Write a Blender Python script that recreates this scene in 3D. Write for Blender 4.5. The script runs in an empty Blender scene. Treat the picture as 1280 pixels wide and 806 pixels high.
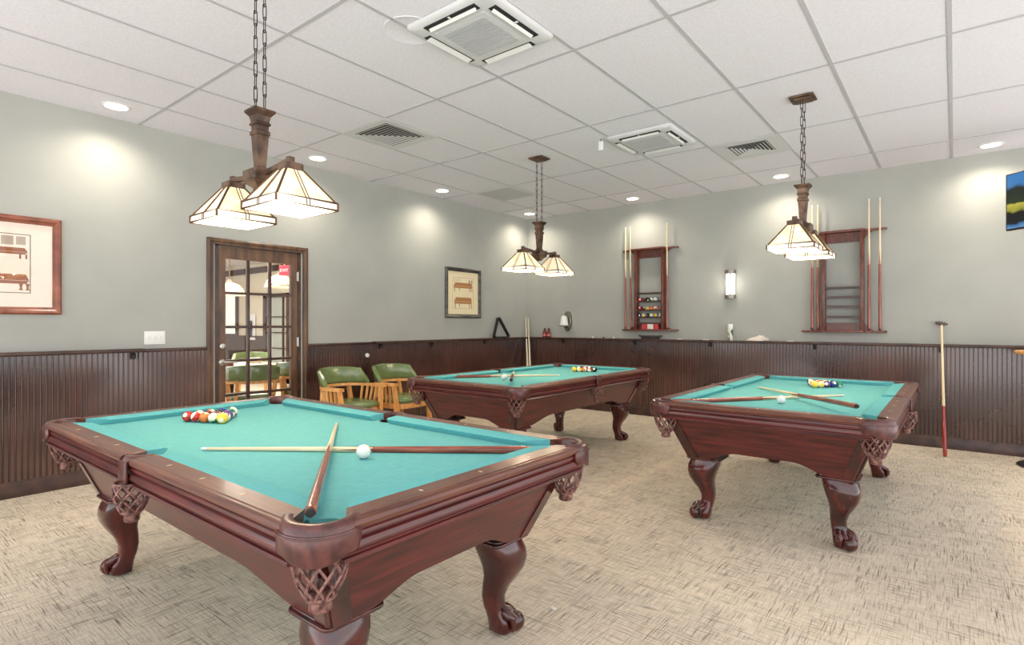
import bpy, bmesh, math, random
from mathutils import Vector, Matrix, Quaternion
random.seed(7)
PI = math.pi
SC = bpy.context.scene
COL = SC.collection

# ------------------------------------------------------------------ materials
def nmat(name):
    m = bpy.data.materials.new(name); m.use_nodes = True
    nt = m.node_tree; b = nt.nodes['Principled BSDF']
    return m, nt, b

def setv(b, k, v):
    if k in b.inputs: b.inputs[k].default_value = v

def lin(r, g, b):
    def f(c):
        c /= 255.0
        return c / 12.92 if c <= .04045 else ((c + .055) / 1.055) ** 2.4
    return (f(r), f(g), f(b), 1)

def plain(name, col, rough=.5, metal=0, emit=0, ecol=None, spec=.5, coat=0):
    m, nt, b = nmat(name)
    b.inputs['Base Color'].default_value = col
    b.inputs['Roughness'].default_value = rough
    b.inputs['Metallic'].default_value = metal
    setv(b, 'Specular IOR Level', spec)
    setv(b, 'Coat Weight', coat)
    if emit:
        b.inputs['Emission Color'].default_value = ecol or col
        b.inputs['Emission Strength'].default_value = emit
    return m

def node(nt, typ, **kw):
    n = nt.nodes.new(typ)
    for k, v in kw.items(): setattr(n, k, v)
    return n

def noisy(name, c1, c2, scale=(1, 1, 1), nscale=5, detail=4, rough=.4, r2=None, bump=0, lo=.35, hi=.65, coat=0, metal=0, spec=.5):
    """two tone material driven by a stretched noise in object space"""
    m, nt, b = nmat(name)
    tc = node(nt, 'ShaderNodeTexCoord'); mp = node(nt, 'ShaderNodeMapping')
    mp.inputs['Scale'].default_value = scale
    nz = node(nt, 'ShaderNodeTexNoise'); nz.inputs['Scale'].default_value = nscale; nz.inputs['Detail'].default_value = detail
    rp = node(nt, 'ShaderNodeValToRGB')
    rp.color_ramp.elements[0].position = lo; rp.color_ramp.elements[0].color = c1
    rp.color_ramp.elements[1].position = hi; rp.color_ramp.elements[1].color = c2
    L = nt.links.new
    L(tc.outputs['Object'], mp.inputs[0]); L(mp.outputs[0], nz.inputs[0]); L(nz.outputs[0], rp.inputs[0]); L(rp.outputs[0], b.inputs['Base Color'])
    b.inputs['Roughness'].default_value = rough
    b.inputs['Metallic'].default_value = metal
    setv(b, 'Coat Weight', coat); setv(b, 'Coat Roughness', .15); setv(b, 'Specular IOR Level', spec)
    if r2 is not None:
        mr = node(nt, 'ShaderNodeMapRange'); mr.inputs[3].default_value = rough; mr.inputs[4].default_value = r2
        L(nz.outputs[0], mr.inputs[0]); L(mr.outputs[0], b.inputs['Roughness'])
    if bump:
        bp = node(nt, 'ShaderNodeBump'); bp.inputs['Strength'].default_value = bump; bp.inputs['Distance'].default_value = .004
        L(nz.outputs[0], bp.inputs['Height']); L(bp.outputs[0], b.inputs['Normal'])
    return m

M = {}
M['wall'] = noisy('wall_paint', lin(166, 167, 161), lin(172, 173, 167), nscale=2.0, rough=.75, spec=.25)
M['wall_cream'] = noisy('cream_paint', lin(205, 196, 174), lin(212, 203, 182), nscale=2.0, rough=.8)
M['ceil'] = noisy('ceiling_tile', lin(221, 219, 225), lin(229, 227, 233), nscale=60, rough=.9, bump=.08, spec=.1)
M['grid'] = plain('ceiling_grid', lin(184, 183, 186), .6)
M['white'] = plain('white_plastic', lin(228, 228, 226), .4)
M['offwhite'] = plain('white_panel', lin(205, 205, 206), .5)
M['grey_grille'] = noisy('grille_grey', lin(178, 179, 182), lin(198, 199, 201), scale=(1, 60, 1), nscale=3, rough=.6)
M['dark'] = plain('dark_void', (.008, .008, .01, 1), .6)
M['black'] = plain('black_plastic', (.012, .012, .013, 1), .35)
M['steel'] = plain('satin_steel', lin(190, 186, 178), .28, 1)
M['grey_metal'] = plain('pewter', lin(140, 134, 126), .35, .9)
M['bronze'] = noisy('aged_bronze', lin(64, 47, 38), lin(118, 92, 74), nscale=14, rough=.42, metal=.45)
M['chain_metal'] = plain('dark_chain', lin(58, 42, 36), .4, .6)
M['came'] = plain('lead_came', lin(104, 80, 56), .45, .6)
M['maple'] = noisy('maple', lin(222, 200, 160), lin(236, 220, 186), scale=(8, 8, .6), nscale=6, rough=.3)
M['palewood'] = noisy('pale_ash', lin(214, 196, 166), lin(232, 220, 196), scale=(8, 8, .6), nscale=6, rough=.4)
M['butt'] = noisy('cue_butt_wood', lin(104, 42, 28), lin(166, 88, 64), scale=(10, 10, .7), nscale=7, rough=.2, coat=.4)
M['oakorange'] = noisy('honey_oak', lin(216, 146, 80), lin(238, 184, 116), scale=(3, 3, 1), nscale=8, rough=.35)
M['vinyl'] = noisy('green_vinyl', lin(94, 114, 66), lin(118, 136, 86), nscale=3, rough=.24, spec=.9)
M['cloth'] = noisy('teal_felt', lin(102, 174, 176), lin(108, 180, 181), nscale=40, rough=.95, spec=.08)
M['cush'] = noisy('teal_cushion_felt', lin(96, 172, 176), lin(102, 178, 181), nscale=40, rough=.9, spec=.1)
M['sight'] = plain('rail_sight', lin(224, 206, 170), .4)
M['red'] = plain('red_plastic', lin(118, 34, 30), .35)
M['pinkbox'] = plain('red_carton', lin(196, 62, 66), .5)
M['paper'] = plain('white_paper', lin(226, 222, 212), .8)
M['mat_board'] = plain('mat_board', lin(240, 222, 206), .85)
M['mat_cream'] = plain('cream_mat_board', lin(244, 228, 190), .85)
M['ink'] = plain('print_ink', lin(92, 78, 66), .8)
M['print_brown'] = plain('print_brown', lin(150, 92, 62), .8)
M['print_tan'] = plain('print_tan', lin(186, 128, 74), .8)
M['print_grey'] = plain('print_grey', lin(176, 160, 142), .8)
M['frame_cherry'] = noisy('cherry_frame', lin(112, 56, 36), lin(150, 84, 58), scale=(2, 2, 2), nscale=4, rough=.3)
M['frame_dark'] = noisy('dark_frame', lin(46, 42, 38), lin(96, 90, 82), scale=(1, 1, 4), nscale=4, rough=.35)
M['rubber'] = plain('rubber', (.01, .01, .01, 1), .7)
M['tancloth'] = plain('towel', lin(222, 212, 200), .95)

def wood(name, c1, c2, stretch, rough=.28, coat=.25):
    return noisy(name, c1, c2, scale=stretch, nscale=5, detail=6, rough=rough, r2=rough + .12, lo=.3, hi=.72, coat=coat)
MA, MB_ = lin(52, 18, 17), lin(106, 37, 33)
M['mahog_y'] = wood('mahogany_along', MA, MB_, (9, .8, 9))
M['mahog_x'] = wood('mahogany_across', MA, MB_, (.8, 9, 9))
M['mahog_z'] = noisy('mahogany_upright', lin(46, 13, 12), lin(86, 25, 21), scale=(5, 5, 1.5), nscale=3, detail=2, rough=.2, coat=.6)
M['railtop_y'] = wood('rail_wood_along', lin(70, 34, 26), lin(122, 70, 50), (12, .8, 12), rough=.3)
M['railtop_x'] = wood('rail_wood_across', lin(70, 34, 26), lin(122, 70, 50), (.8, 12, 12), rough=.3)
M['leather'] = noisy('oxblood_leather', lin(62, 31, 30), lin(98, 54, 49), nscale=30, rough=.3, bump=.15, spec=.6)
M['net'] = noisy('braided_leather', lin(74, 42, 38), lin(148, 106, 97), nscale=60, rough=.38)
M['rackwood'] = wood('rack_mahogany', lin(72, 32, 22), lin(124, 62, 42), (6, 6, 2), rough=.3)

# dark wainscot: brown lacquer with scuffs
def wainscot_mat():
    m, nt, b = nmat('dark_wainscot')
    L = nt.links.new
    tc = node(nt, 'ShaderNodeTexCoord')
    n1 = node(nt, 'ShaderNodeTexNoise'); n1.inputs['Scale'].default_value = 1.3; n1.inputs['Detail'].default_value = 5
    mp = node(nt, 'ShaderNodeMapping'); mp.inputs['Scale'].default_value = (25, 25, 2)
    n2 = node(nt, 'ShaderNodeTexNoise'); n2.inputs['Scale'].default_value = 1.5; n2.inputs['Detail'].default_value = 4
    r1 = node(nt, 'ShaderNodeValToRGB')
    e = r1.color_ramp.elements
    e[0].position = .3; e[0].color = lin(60, 35, 30); e[1].position = .72; e[1].color = lin(102, 63, 49)
    mx = node(nt, 'ShaderNodeMixRGB', blend_type='MULTIPLY'); mx.inputs[0].default_value = .55
    r2 = node(nt, 'ShaderNodeValToRGB'); r2.color_ramp.elements[0].position = .3; r2.color_ramp.elements[0].color = (.45, .45, .45, 1); r2.color_ramp.elements[1].position = .65
    L(tc.outputs['Object'], n1.inputs[0]); L(tc.outputs['Object'], mp.inputs[0]); L(mp.outputs[0], n2.inputs[0])
    L(n1.outputs[0], r1.inputs[0]); L(n2.outputs[0], r2.inputs[0])
    L(r1.outputs[0], mx.inputs[1]); L(r2.outputs[0], mx.inputs[2]); L(mx.outputs[0], b.inputs['Base Color'])
    mr = node(nt, 'ShaderNodeMapRange'); mr.inputs[1].default_value = .3; mr.inputs[2].default_value = .7; mr.inputs[3].default_value = .22; mr.inputs[4].default_value = .42
    L(n1.outputs[0], mr.inputs[0]); L(mr.outputs[0], b.inputs['Roughness'])
    setv(b, 'Coat Weight', 1); setv(b, 'Coat Roughness', .14); setv(b, 'Coat IOR', 1.55)
    return m
M['wains'] = wainscot_mat()
M['darkwood'] = noisy('dark_trim_wood', lin(50, 32, 26), lin(78, 52, 42), scale=(3, 3, 3), nscale=3, rough=.33)
M['doorwood'] = noisy('door_wood', lin(74, 51, 37), lin(114, 82, 56), scale=(4, 4, .6), nscale=4, rough=.35)

def carpet_mat():
    m, nt, b = nmat('woven_carpet')
    L = nt.links.new
    tc = node(nt, 'ShaderNodeTexCoord')
    def streak(sx, sy, det):
        mp = node(nt, 'ShaderNodeMapping'); mp.inputs['Scale'].default_value = (sx, sy, 1)
        n = node(nt, 'ShaderNodeTexNoise'); n.inputs['Scale'].default_value = 1; n.inputs['Detail'].default_value = det; n.inputs['Roughness'].default_value = .65
        L(tc.outputs['Object'], mp.inputs[0]); L(mp.outputs[0], n.inputs[0]); return n.outputs[0]
    def math_(op, a, bb):
        n = node(nt, 'ShaderNodeMath', operation=op)
        for i, v in enumerate((a, bb)):
            if hasattr(v, 'links'): L(v, n.inputs[i])
            else: n.inputs[i].default_value = v
        return n.outputs[0]
    def ramp(v, lo, hi):
        n = node(nt, 'ShaderNodeMapRange'); n.inputs[1].default_value = lo; n.inputs[2].default_value = hi
        L(v, n.inputs[0]); return n.outputs[0]
    a = streak(4, 110, 2); c = streak(110, 4, 2)
    fa = streak(8, 170, 2); fc = streak(170, 8, 2)
    pa = streak(3.1, 7.3, 2); pc = streak(7.1, 3.4, 2)
    sa = math_('MULTIPLY', ramp(a, .50, .60), ramp(pa, .38, .62))
    scc = math_('MULTIPLY', ramp(c, .50, .60), ramp(pc, .38, .62))
    sa = math_('MULTIPLY', sa, math_('ADD', .35, ramp(fa, .42, .58))); scc = math_('MULTIPLY', scc, math_('ADD', .35, ramp(fc, .42, .58)))
    s = math_('MAXIMUM', sa, scc)
    f = math_('MAXIMUM', ramp(fa, .47, .74), ramp(fc, .47, .74))
    s = math_('ADD', math_('MULTIPLY', s, .46), math_('MULTIPLY', f, .62))
    s = math_('MINIMUM', s, 1.0)
    r = node(nt, 'ShaderNodeValToRGB')
    r.color_ramp.elements[0].color = lin(232, 217, 195); r.color_ramp.elements[1].color = lin(118, 106, 92)
    L(s, r.inputs[0])
    big = node(nt, 'ShaderNodeTexNoise'); big.inputs['Scale'].default_value = .7
    L(tc.outputs['Object'], big.inputs[0])
    mx = node(nt, 'ShaderNodeMixRGB', blend_type='MULTIPLY'); mx.inputs[0].default_value = 1
    r2 = node(nt, 'ShaderNodeValToRGB'); r2.color_ramp.elements[0].position = .35; r2.color_ramp.elements[0].color = (.86, .86, .86, 1); r2.color_ramp.elements[1].position = .6
    L(big.outputs[0], r2.inputs[0]); L(r.outputs[0], mx.inputs[1]); L(r2.outputs[0], mx.inputs[2])
    L(mx.outputs[0], b.inputs['Base Color'])
    b.inputs['Roughness'].default_value = .95; setv(b, 'Specular IOR Level', .1)
    bp = node(nt, 'ShaderNodeBump'); bp.inputs['Strength'].default_value = .35; bp.inputs['Distance'].default_value = .003
    L(f, bp.inputs['Height']); L(bp.outputs[0], b.inputs['Normal'])
    return m
M['carpet'] = carpet_mat()

def glass_mat(name, tint=(1, 1, 1, 1), base=.05, rough=.02):
    m = bpy.data.materials.new(name); m.use_nodes = True; nt = m.node_tree; nt.nodes.clear()
    o = node(nt, 'ShaderNodeOutputMaterial'); mix = node(nt, 'ShaderNodeMixShader'); t = node(nt, 'ShaderNodeBsdfTransparent'); g = node(nt, 'ShaderNodeBsdfGlossy')
    lw = node(nt, 'ShaderNodeFresnel'); lw.inputs[0].default_value = 1.45
    g.inputs['Roughness'].default_value = rough; t.inputs[0].default_value = tint
    L = nt.links.new
    ge = node(nt, 'ShaderNodeNewGeometry'); sb = node(nt, 'ShaderNodeMath', operation='SUBTRACT'); sb.inputs[0].default_value = 1
    mu = node(nt, 'ShaderNodeMath', operation='MULTIPLY')
    L(ge.outputs['Backfacing'], sb.inputs[1]); L(lw.outputs[0], mu.inputs[0]); L(sb.outputs[0], mu.inputs[1])
    L(mu.outputs[0], mix.inputs[0]); L(t.outputs[0], mix.inputs[1]); L(g.outputs[0], mix.inputs[2]); L(mix.outputs[0], o.inputs[0])
    return m
M['glass'] = glass_mat('clear_glass')

def shade_glass():
    m, nt, b = nmat('art_glass')
    L = nt.links.new
    tc = node(nt, 'ShaderNodeTexCoord'); n = node(nt, 'ShaderNodeTexNoise'); n.inputs['Scale'].default_value = 14; n.inputs['Detail'].default_value = 3
    r = node(nt, 'ShaderNodeValToRGB'); r.color_ramp.elements[0].color = (.95, .70, .40, 1); r.color_ramp.elements[1].color = (1, .88, .64, 1)
    r.color_ramp.elements[0].position = .35; r.color_ramp.elements[1].position = .65
    L(tc.outputs['Object'], n.inputs[0]); L(n.outputs[0], r.inputs[0]); L(r.outputs[0], b.inputs['Base Color']); L(r.outputs[0], b.inputs['Emission Color'])
    b.inputs['Emission Strength'].default_value = .5; b.inputs['Roughness'].default_value = .3
    return m
M['shade'] = shade_glass()
M['bandglass'] = plain('band_glass', (.9, .85, .75, 1), .3, emit=.42, ecol=(1, .84, .66, 1))
M['bulb'] = plain('lamp_bulb', (1, 1, 1, 1), .3, emit=30, ecol=(1, .84, .62, 1))
M['downlens'] = plain('downlight_lens', (1, 1, 1, 1), .3, emit=9, ecol=(1, .95, .86, 1))
M['sconceglass'] = plain('sconce_glass', (.9, .9, .88, 1), .3, emit=1.15, ecol=(1, .97, .88, 1))
M['exit'] = plain('exit_red', lin(214, 70, 84), .4, emit=.5)

def ball_mat(name, col, stripe, spot=True):
    m, nt, b = nmat(name); L = nt.links.new
    tc = node(nt, 'ShaderNodeTexCoord'); sx = node(nt, 'ShaderNodeSeparateXYZ'); L(tc.outputs['Object'], sx.inputs[0])
    ab = node(nt, 'ShaderNodeMath', operation='ABSOLUTE'); L(sx.outputs[2], ab.inputs[0])
    ay = node(nt, 'ShaderNodeMath', operation='ABSOLUTE'); L(sx.outputs[1], ay.inputs[0])
    gs = node(nt, 'ShaderNodeMath', operation='GREATER_THAN'); L(ay.outputs[0], gs.inputs[0]); gs.inputs[1].default_value = .0252
    white = lin(240, 232, 214)
    mx = node(nt, 'ShaderNodeMixRGB'); mx.inputs[1].default_value = col; mx.inputs[2].default_value = white
    if stripe:
        gt = node(nt, 'ShaderNodeMath', operation='GREATER_THAN'); L(ab.outputs[0], gt.inputs[0]); gt.inputs[1].default_value = .015
        mm = node(nt, 'ShaderNodeMath', operation='MAXIMUM'); L(gt.outputs[0], mm.inputs[0]); L(gs.outputs[0], mm.inputs[1]); L(mm.outputs[0], mx.inputs[0])
    elif spot: L(gs.outputs[0], mx.inputs[0])
    else: mx.inputs[0].default_value = 0
    L(mx.outputs[0], b.inputs['Base Color']); b.inputs['Roughness'].default_value = .12
    return m
BC = dict(yellow=lin(236, 200, 70), blue=lin(38, 56, 130), red=lin(184, 48, 38), purple=lin(98, 66, 128), orange=lin(226, 122, 58), green=lin(34, 128, 96), maroon=lin(110, 36, 38))
BM = {}
for k, v in BC.items():
    BM[k, 0] = ball_mat('ball_' + k, v, False); BM[k, 1] = ball_mat('ball_striped_' + k, v, True)
BM['black', 0] = ball_mat('ball_black', (.01, .01, .012, 1), False)
BM['white', 0] = ball_mat('ball_white', lin(240, 238, 232), False, False)

# ------------------------------------------------------------------ mesh builder
class MB:
    def __init__(s): s.bm = bmesh.new(); s.mi = 0
    def face(s, vs):
        try:
            f = s.bm.faces.new(vs); f.material_index = s.mi; return f
        except ValueError: return None
    def hexa(s, p):      # 8 points: bottom 4 ccw, top 4 ccw
        v = [s.bm.verts.new(q) for q in p]
        for a in ((3, 2, 1, 0), (4, 5, 6, 7), (0, 1, 5, 4), (1, 2, 6, 5), (2, 3, 7, 6), (3, 0, 4, 7)): s.face([v[i] for i in a])
        return s
    def box(s, x0, x1, y0, y1, z0, z1):
        return s.hexa([(x0, y0, z0), (x1, y0, z0), (x1, y1, z0), (x0, y1, z0), (x0, y0, z1), (x1, y0, z1), (x1, y1, z1), (x0, y1, z1)])
    def obox(s, c, size, mat):   # oriented box
        h = Vector(size) / 2; c = Vector(c)
        p = [c + mat @ Vector((sx * h.x, sy * h.y, sz * h.z)) for sz in (-1, 1) for sx, sy in ((-1, -1), (1, -1), (1, 1), (-1, 1))]
        return s.hexa(p)
    def loft(s, rings, cap=True, closed=True):
        R = [[s.bm.verts.new(p) for p in r] for r in rings]; n = len(R[0])
        for a, b in zip(R, R[1:]):
            for i in range(n if closed else n - 1):
                j = (i + 1) % n; s.face((a[i], a[j], b[j], b[i]))
        if cap and closed: s.face(R[0][::-1]); s.face(R[-1])
        return s
    def prism(s, pts, z0, z1):
        return s.loft([[(x, y, z0) for x, y in pts], [(x, y, z1) for x, y in pts]])
    def prism_ax(s, pts, a0, a1, ax):   # polygon (u,v) extruded along axis ax ('x': u=y,v=z ; 'y': u=x,v=z)
        f = (lambda t: [(t, u, v) for u, v in pts]) if ax == 'x' else (lambda t: [(u, t, v) for u, v in pts])
        return s.loft([f(a0), f(a1)])
    def tube(s, path, r, n=8, cap=True, closed=False):
        path = [Vector(p) for p in path]; m = len(path)
        rr = r if isinstance(r, (list, tuple)) else [r] * m
        rings = []; prev = None
        for i, p in enumerate(path):
            if closed: d = path[(i + 1) % m] - path[i - 1]
            else: d = path[min(i + 1, m - 1)] - path[max(i - 1, 0)]
            d.normalize()
            if prev is None:
                a = Vector((0, 0, 1)) if abs(d.z) < .9 else Vector((1, 0, 0)); u = d.cross(a).normalized()
            else: u = (prev - d * prev.dot(d)).normalized()
            prev = u; w = d.cross(u)
            rings.append([p + (u * math.cos(2 * PI * k / n) + w * math.sin(2 * PI * k / n)) * rr[i] for k in range(n)])
        if closed: rings.append(rings[0]); return s.loft(rings, cap=False)
        return s.loft(rings, cap)
    def lathe(s, prof, c=(0, 0, 0), n=20, mat=None, cap=True):
        c = Vector(c); rings = []
        for r, z in prof:
            ring = [Vector((r * math.cos(2 * PI * k / n), r * math.sin(2 * PI * k / n), z)) for k in range(n)]
            if mat: ring = [mat @ q for q in ring]
            rings.append([c + q for q in ring])
        return s.loft(rings, cap)
    def sphere(s, c, r, nu=16, nv=10, sc=(1, 1, 1)):
        prof = [(r * math.sin(PI * (i + (.02 if i == 0 else -.02 if i == nv else 0)) / nv), -r * math.cos(PI * i / nv)) for i in range(nv + 1)]
        return s.lathe([(a, b) for a, b in prof], c, nu, Matrix.Diagonal(sc))
    def rbox(s, x0, x1, y0, y1, z0, z1, r=.01, n=4, bev=None):   # rounded in plan, softened top and bottom
        def ring(ins, z):
            pts = []; rr = max(r - ins, .0005)
            for cx, cy, a0 in ((x1 - r, y1 - r, 0), (x0 + r, y1 - r, 90), (x0 + r, y0 + r, 180), (x1 - r, y0 + r, 270)):
                for k in range(n + 1):
                    a = math.radians(a0 + 90 * k / n); pts.append((cx + rr * math.cos(a), cy + rr * math.sin(a), z))
            return pts
        b = bev if bev is not None else min(r, (z1 - z0) / 2) * .6
        return s.loft([ring(b, z0), ring(b * .3, z0 + b * .3), ring(0, z0 + b), ring(0, z1 - b), ring(b * .3, z1 - b * .3), ring(b, z1)])
    def out(s, name, mats, parent=None, smooth=40, bevel=0, loc=None):
        if bevel:
            bmesh.ops.remove_doubles(s.bm, verts=s.bm.verts, dist=1e-6)
            bmesh.ops.bevel(s.bm, geom=[e for e in s.bm.edges if e.is_manifold and e.calc_face_angle(0) > .5], offset=bevel, segments=2, affect='EDGES', profile=.6)
        bmesh.ops.recalc_face_normals(s.bm, faces=s.bm.faces)
        me = bpy.data.meshes.new(name); s.bm.to_mesh(me); s.bm.free()
        for m in (mats if isinstance(mats, list) else [mats]): me.materials.append(M[m] if isinstance(m, str) else m)
        if smooth:
            me.polygons.foreach_set('use_smooth', [True] * len(me.polygons)); me.set_sharp_from_angle(angle=math.radians(smooth))
        o = bpy.data.objects.new(name, me); COL.objects.link(o)
        if parent: o.parent = parent
        if loc: o.location = loc
        return o

def tag(o, label=None, cat=None, group=None, kind=None):
    if label: o['label'] = label
    if cat: o['category'] = cat
    if group: o['group'] = group
    if kind: o['kind'] = kind
    return o
def thing(name, label, cat, loc=(0, 0, 0), rz=0, group=None):
    o = bpy.data.objects.new(name, None); COL.objects.link(o); o.empty_display_size = .1
    o.location = loc; o.rotation_euler = (0, 0, rz)
    return tag(o, label, cat, group)
def copy_tree(o, parent=None):
    c = o.copy(); COL.objects.link(c)
    if parent: c.parent = parent
    for ch in list(o.children): copy_tree(ch, c)
    return c
def struct(o, label=None, cat=None): return tag(o, label, cat, kind='structure')

# ------------------------------------------------------------------ room
H = 3.03; RX = 8.4; FY = -9.2; LEDGE = 1.09
m = MB(); m.box(-10, RX, FY, .14, -.1, 0); struct(m.out('floor', 'carpet', smooth=0), 'beige grey woven carpet floor', 'floor')
m = MB(); m.box(-.14, RX, FY, .14, H, H + .1); m.box(-10, -.14, FY, -.7, 2.72, 2.82)
struct(m.out('ceiling', 'ceil', smooth=0), 'white tile ceiling', 'ceiling')
DY0, DY1, DZ = -4.985, -4.093, 2.075
m = MB(); m.box(-.14, 0, FY, DY0, 0, H); m.box(-.14, 0, DY1, 0, 0, H); m.box(-.14, 0, DY0, DY1, DZ, H)
struct(m.out('wall_left', 'wall', smooth=0), 'grey green wall on the left with the door', 'wall')
m = MB(); m.box(-.14, RX, 0, .14, 0, H); struct(m.out('wall_back', 'wall', smooth=0), 'grey green back wall', 'wall')

# ceiling grid
m = MB(); gw = .012; gt = .004
xs = [1.187 - .618 + .618 * i for i in range(0, 15)]
ys = [-5.623 + 1.2235 * j for j in range(-4, 5)]
for x in xs: m.box(x - gw, x + gw, FY, 0, H - gt, H + .001)
for y in ys: m.box(0, RX, y - gw, y + gw, H - gt - .0005, H + .001)
struct(m.out('trim_1', 'grid', smooth=0), 'pale metal ceiling grid', 'trim')

# beadboard wainscot
def bead(axis, a0, a1, z0, z1, name, n_):
    pitch = .0365; pts = []; t = a0; d = .014; g = .006
    pts.append((a0, 0)); pts.append((a0, d))
    while t + pitch < a1:
        pts += [(t + pitch - .0125, d), (t + pitch - .011, d - .007), (t + pitch - .0095, d - .007), (t + pitch - .008, d - .0015), (t + pitch - .006, d), (t + pitch - .004, d - .0015), (t + pitch - .003, d - .007), (t + pitch - .0015, d - .007), (t + pitch, d)]; t += pitch
    pts += [(a1, d), (a1, 0)]
    m = MB()
    if axis == 'y': lo = [(o_, a, z0) for a, o_ in pts]; hi = [(o_, a, z1) for a, o_ in pts]
    else: lo = [(a, -o_, z0) for a, o_ in pts]; hi = [(a, -o_, z1) for a, o_ in pts]
    R0 = [m.bm.verts.new(p) for p in lo]; R1 = [m.bm.verts.new(p) for p in hi]
    for i in range(len(R0) - 1): m.face((R0[i], R0[i + 1], R1[i + 1], R1[i]))
    return struct(m.out(name, 'wains', smooth=0), n_, 'trim')
CY0, CY1 = -5.063, -4.015          # outer edges of the door casing
bead('y', FY, CY0, .1, 1.06, 'trim_2', 'dark beadboard wainscot left of the door')
bead('y', CY1, -.014, .1, 1.06, 'trim_3', 'dark beadboard wainscot right of the door')
bead('x', .0, RX, .1, 1.06, 'trim_4', 'dark beadboard wainscot along the back wall')
# baseboards
bp = [(0, 0), (.026, 0), (.026, .09), (.022, .1), (.018, .118), (.012, .122), (0, .122)]
m = MB(); m.loft([[(u, FY, v) for u, v in bp], [(u, CY0, v) for u, v in bp]]); m.loft([[(u, CY1, v) for u, v in bp], [(u, 0, v) for u, v in bp]])
struct(m.out('baseboard_left', 'darkwood', smooth=30), 'dark baseboard', 'baseboard')
m = MB(); m.loft([[(0, -u, v) for u, v in bp], [(RX, -u, v) for u, v in bp]])
struct(m.out('baseboard_back', 'darkwood', smooth=30), 'dark baseboard', 'baseboard')
# cap rail (everywhere) and ledges
m = MB(); m.rbox(0, .024, -5.60, CY0, 1.055, 1.085, .006); m.rbox(0, .024, CY1, -3.16, 1.055, 1.085, .006)
struct(m.out('trim_5', 'darkwood'), 'dark cap rail beside the door', 'trim')
def bracket(parent, p, rz):
    m = MB(); mt = Matrix.Rotation(rz, 3, 'Z'); P = Vector(p)
    m.obox(P + mt @ Vector((.018, 0, -.03)), (.012, .03, .06), mt)
    m.tube([P + mt @ Vector(q) for q in ((.02, 0, -.012), (.05, 0, -.014), (.066, 0, -.03), (.06, 0, -.046), (.045, 0, -.05))], .006, 8)
    m.out('bracket', 'black', parent)
def ledge(name, axis, a0, a1, spots, lab):
    m = MB()
    if axis == 'y': m.rbox(0, .105, a0, a1, LEDGE - .03, LEDGE, .01)
    else: m.rbox(a0, a1, -.105, 0, LEDGE - .03, LEDGE, .01)
    o = struct(m.out(name, 'darkwood'), lab, 'ledge')
    for s in spots:
        bracket(o, (.012, s, LEDGE - .03) if axis == 'y' else (s, -.012, LEDGE - .03), 0 if axis == 'y' else -PI / 2)
ledge('trim_6', 'y', FY, -5.60, [-5.67, -7.2], 'dark drink ledge on the left wall by the framed print')
ledge('trim_7', 'y', -3.16, 0, [-3.05, -2.2, -1.12], 'dark drink ledge on the left wall behind the chairs')
ledge('trim_8', 'x', .105, RX, [.72, 1.95, 3.02, 4.25, 5.42, 6.6], 'dark drink ledge along the back wall')

# ------------------------------------------------------------------ door_1
dr = struct(thing('door_1', 'dark wood glazed door with fifteen panes in the left wall', 'door', (0, -4.539, 0)), None)
oy = 4.539
cp = [(0, 0), (.018, 0), (.024, .012), (.024, .03), (.016, .04), (.016, .058), (0, .058)]   # casing profile (x, inset)
m = MB()
L0 = [(x, CY0 + t + oy, 0) for x, t in cp]; L1 = [(x, CY0 + t + oy, 2.125 - t) for x, t in cp]
R1_ = [(x, CY1 - t + oy, 2.125 - t) for x, t in cp]; R0_ = [(x, CY1 - t + oy, 0) for x, t in cp]
m.loft([L0, L1, R1_, R0_])
m.out('casing', 'doorwood', dr, smooth=25)
m = MB()
for a, b in ((DY0, DY0 + .035), (DY1 - .035, DY1)): m.box(-.14, .004, a + oy, b + oy, 0, DZ)
m.box(-.14, .004, DY0 + oy, DY1 + oy, DZ - .02, DZ)
m.out('jamb', 'darkwood', dr, smooth=0)
# leaf
lf0, lf1 = DY0 + .038, DY1 - .038
gx0, gx1 = -4.885, -4.203; gz0, gz1 = .275, 1.937
LX0, LX1 = -.042, -.002
m = MB()
m.box(LX0, LX1, lf0 + oy, gx0 + oy, .01, DZ - .024); m.box(LX0, LX1, gx1 + oy, lf1 + oy, .01, DZ - .024)
m.box(LX0, LX1, gx0 + oy, gx1 + oy, .01, gz0); m.box(LX0, LX1, gx0 + oy, gx1 + oy, gz1, DZ - .024)
leaf = m.out('leaf', 'doorwood', dr, smooth=0)
m = MB(); cw = (gx1 - gx0) / 3; rh = (gz1 - gz0) / 5
for i in (1, 2): m.rbox(LX0, LX1, gx0 + cw * i - .013 + oy, gx0 + cw * i + .013 + oy, gz0, gz1, .005, 2)
for j in range(1, 5): m.box(LX0 + .003, LX1 - .003, gx0 + oy, gx1 + oy, gz0 + rh * j - .013, gz0 + rh * j + .013)
m.out('muntins', 'darkwood', leaf, smooth=30)
for i in range(3):
    for j in range(5):
        y0 = gx0 + cw * i + .013 + oy; y1 = y0 + cw - .026; z0 = gz0 + rh * j + .013; z1 = z0 + rh - .026
        m = MB(); b = .022; xf, xb = -.016, -.024
        A = [(xf - .004, y0, z0), (xf - .004, y1, z0), (xf - .004, y1, z1), (xf - .004, y0, z1)]
        B = [(xf, y0 + b, z0 + b), (xf, y1 - b, z0 + b), (xf, y1 - b, z1 - b), (xf, y0 + b, z1 - b)]
        C = [(xb, q[1], q[2]) for q in A]
        m.loft([C, A, B]); m.out('pane', 'glass', leaf, smooth=0)
m = MB(); rot = Matrix.Rotation(PI / 2, 3, 'Y')
hy = -4.918 + oy
m.lathe([(.031, 0), (.031, .006), (.026, .010), (.018, .012)], (LX1, hy, .93), 20, rot)
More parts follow.
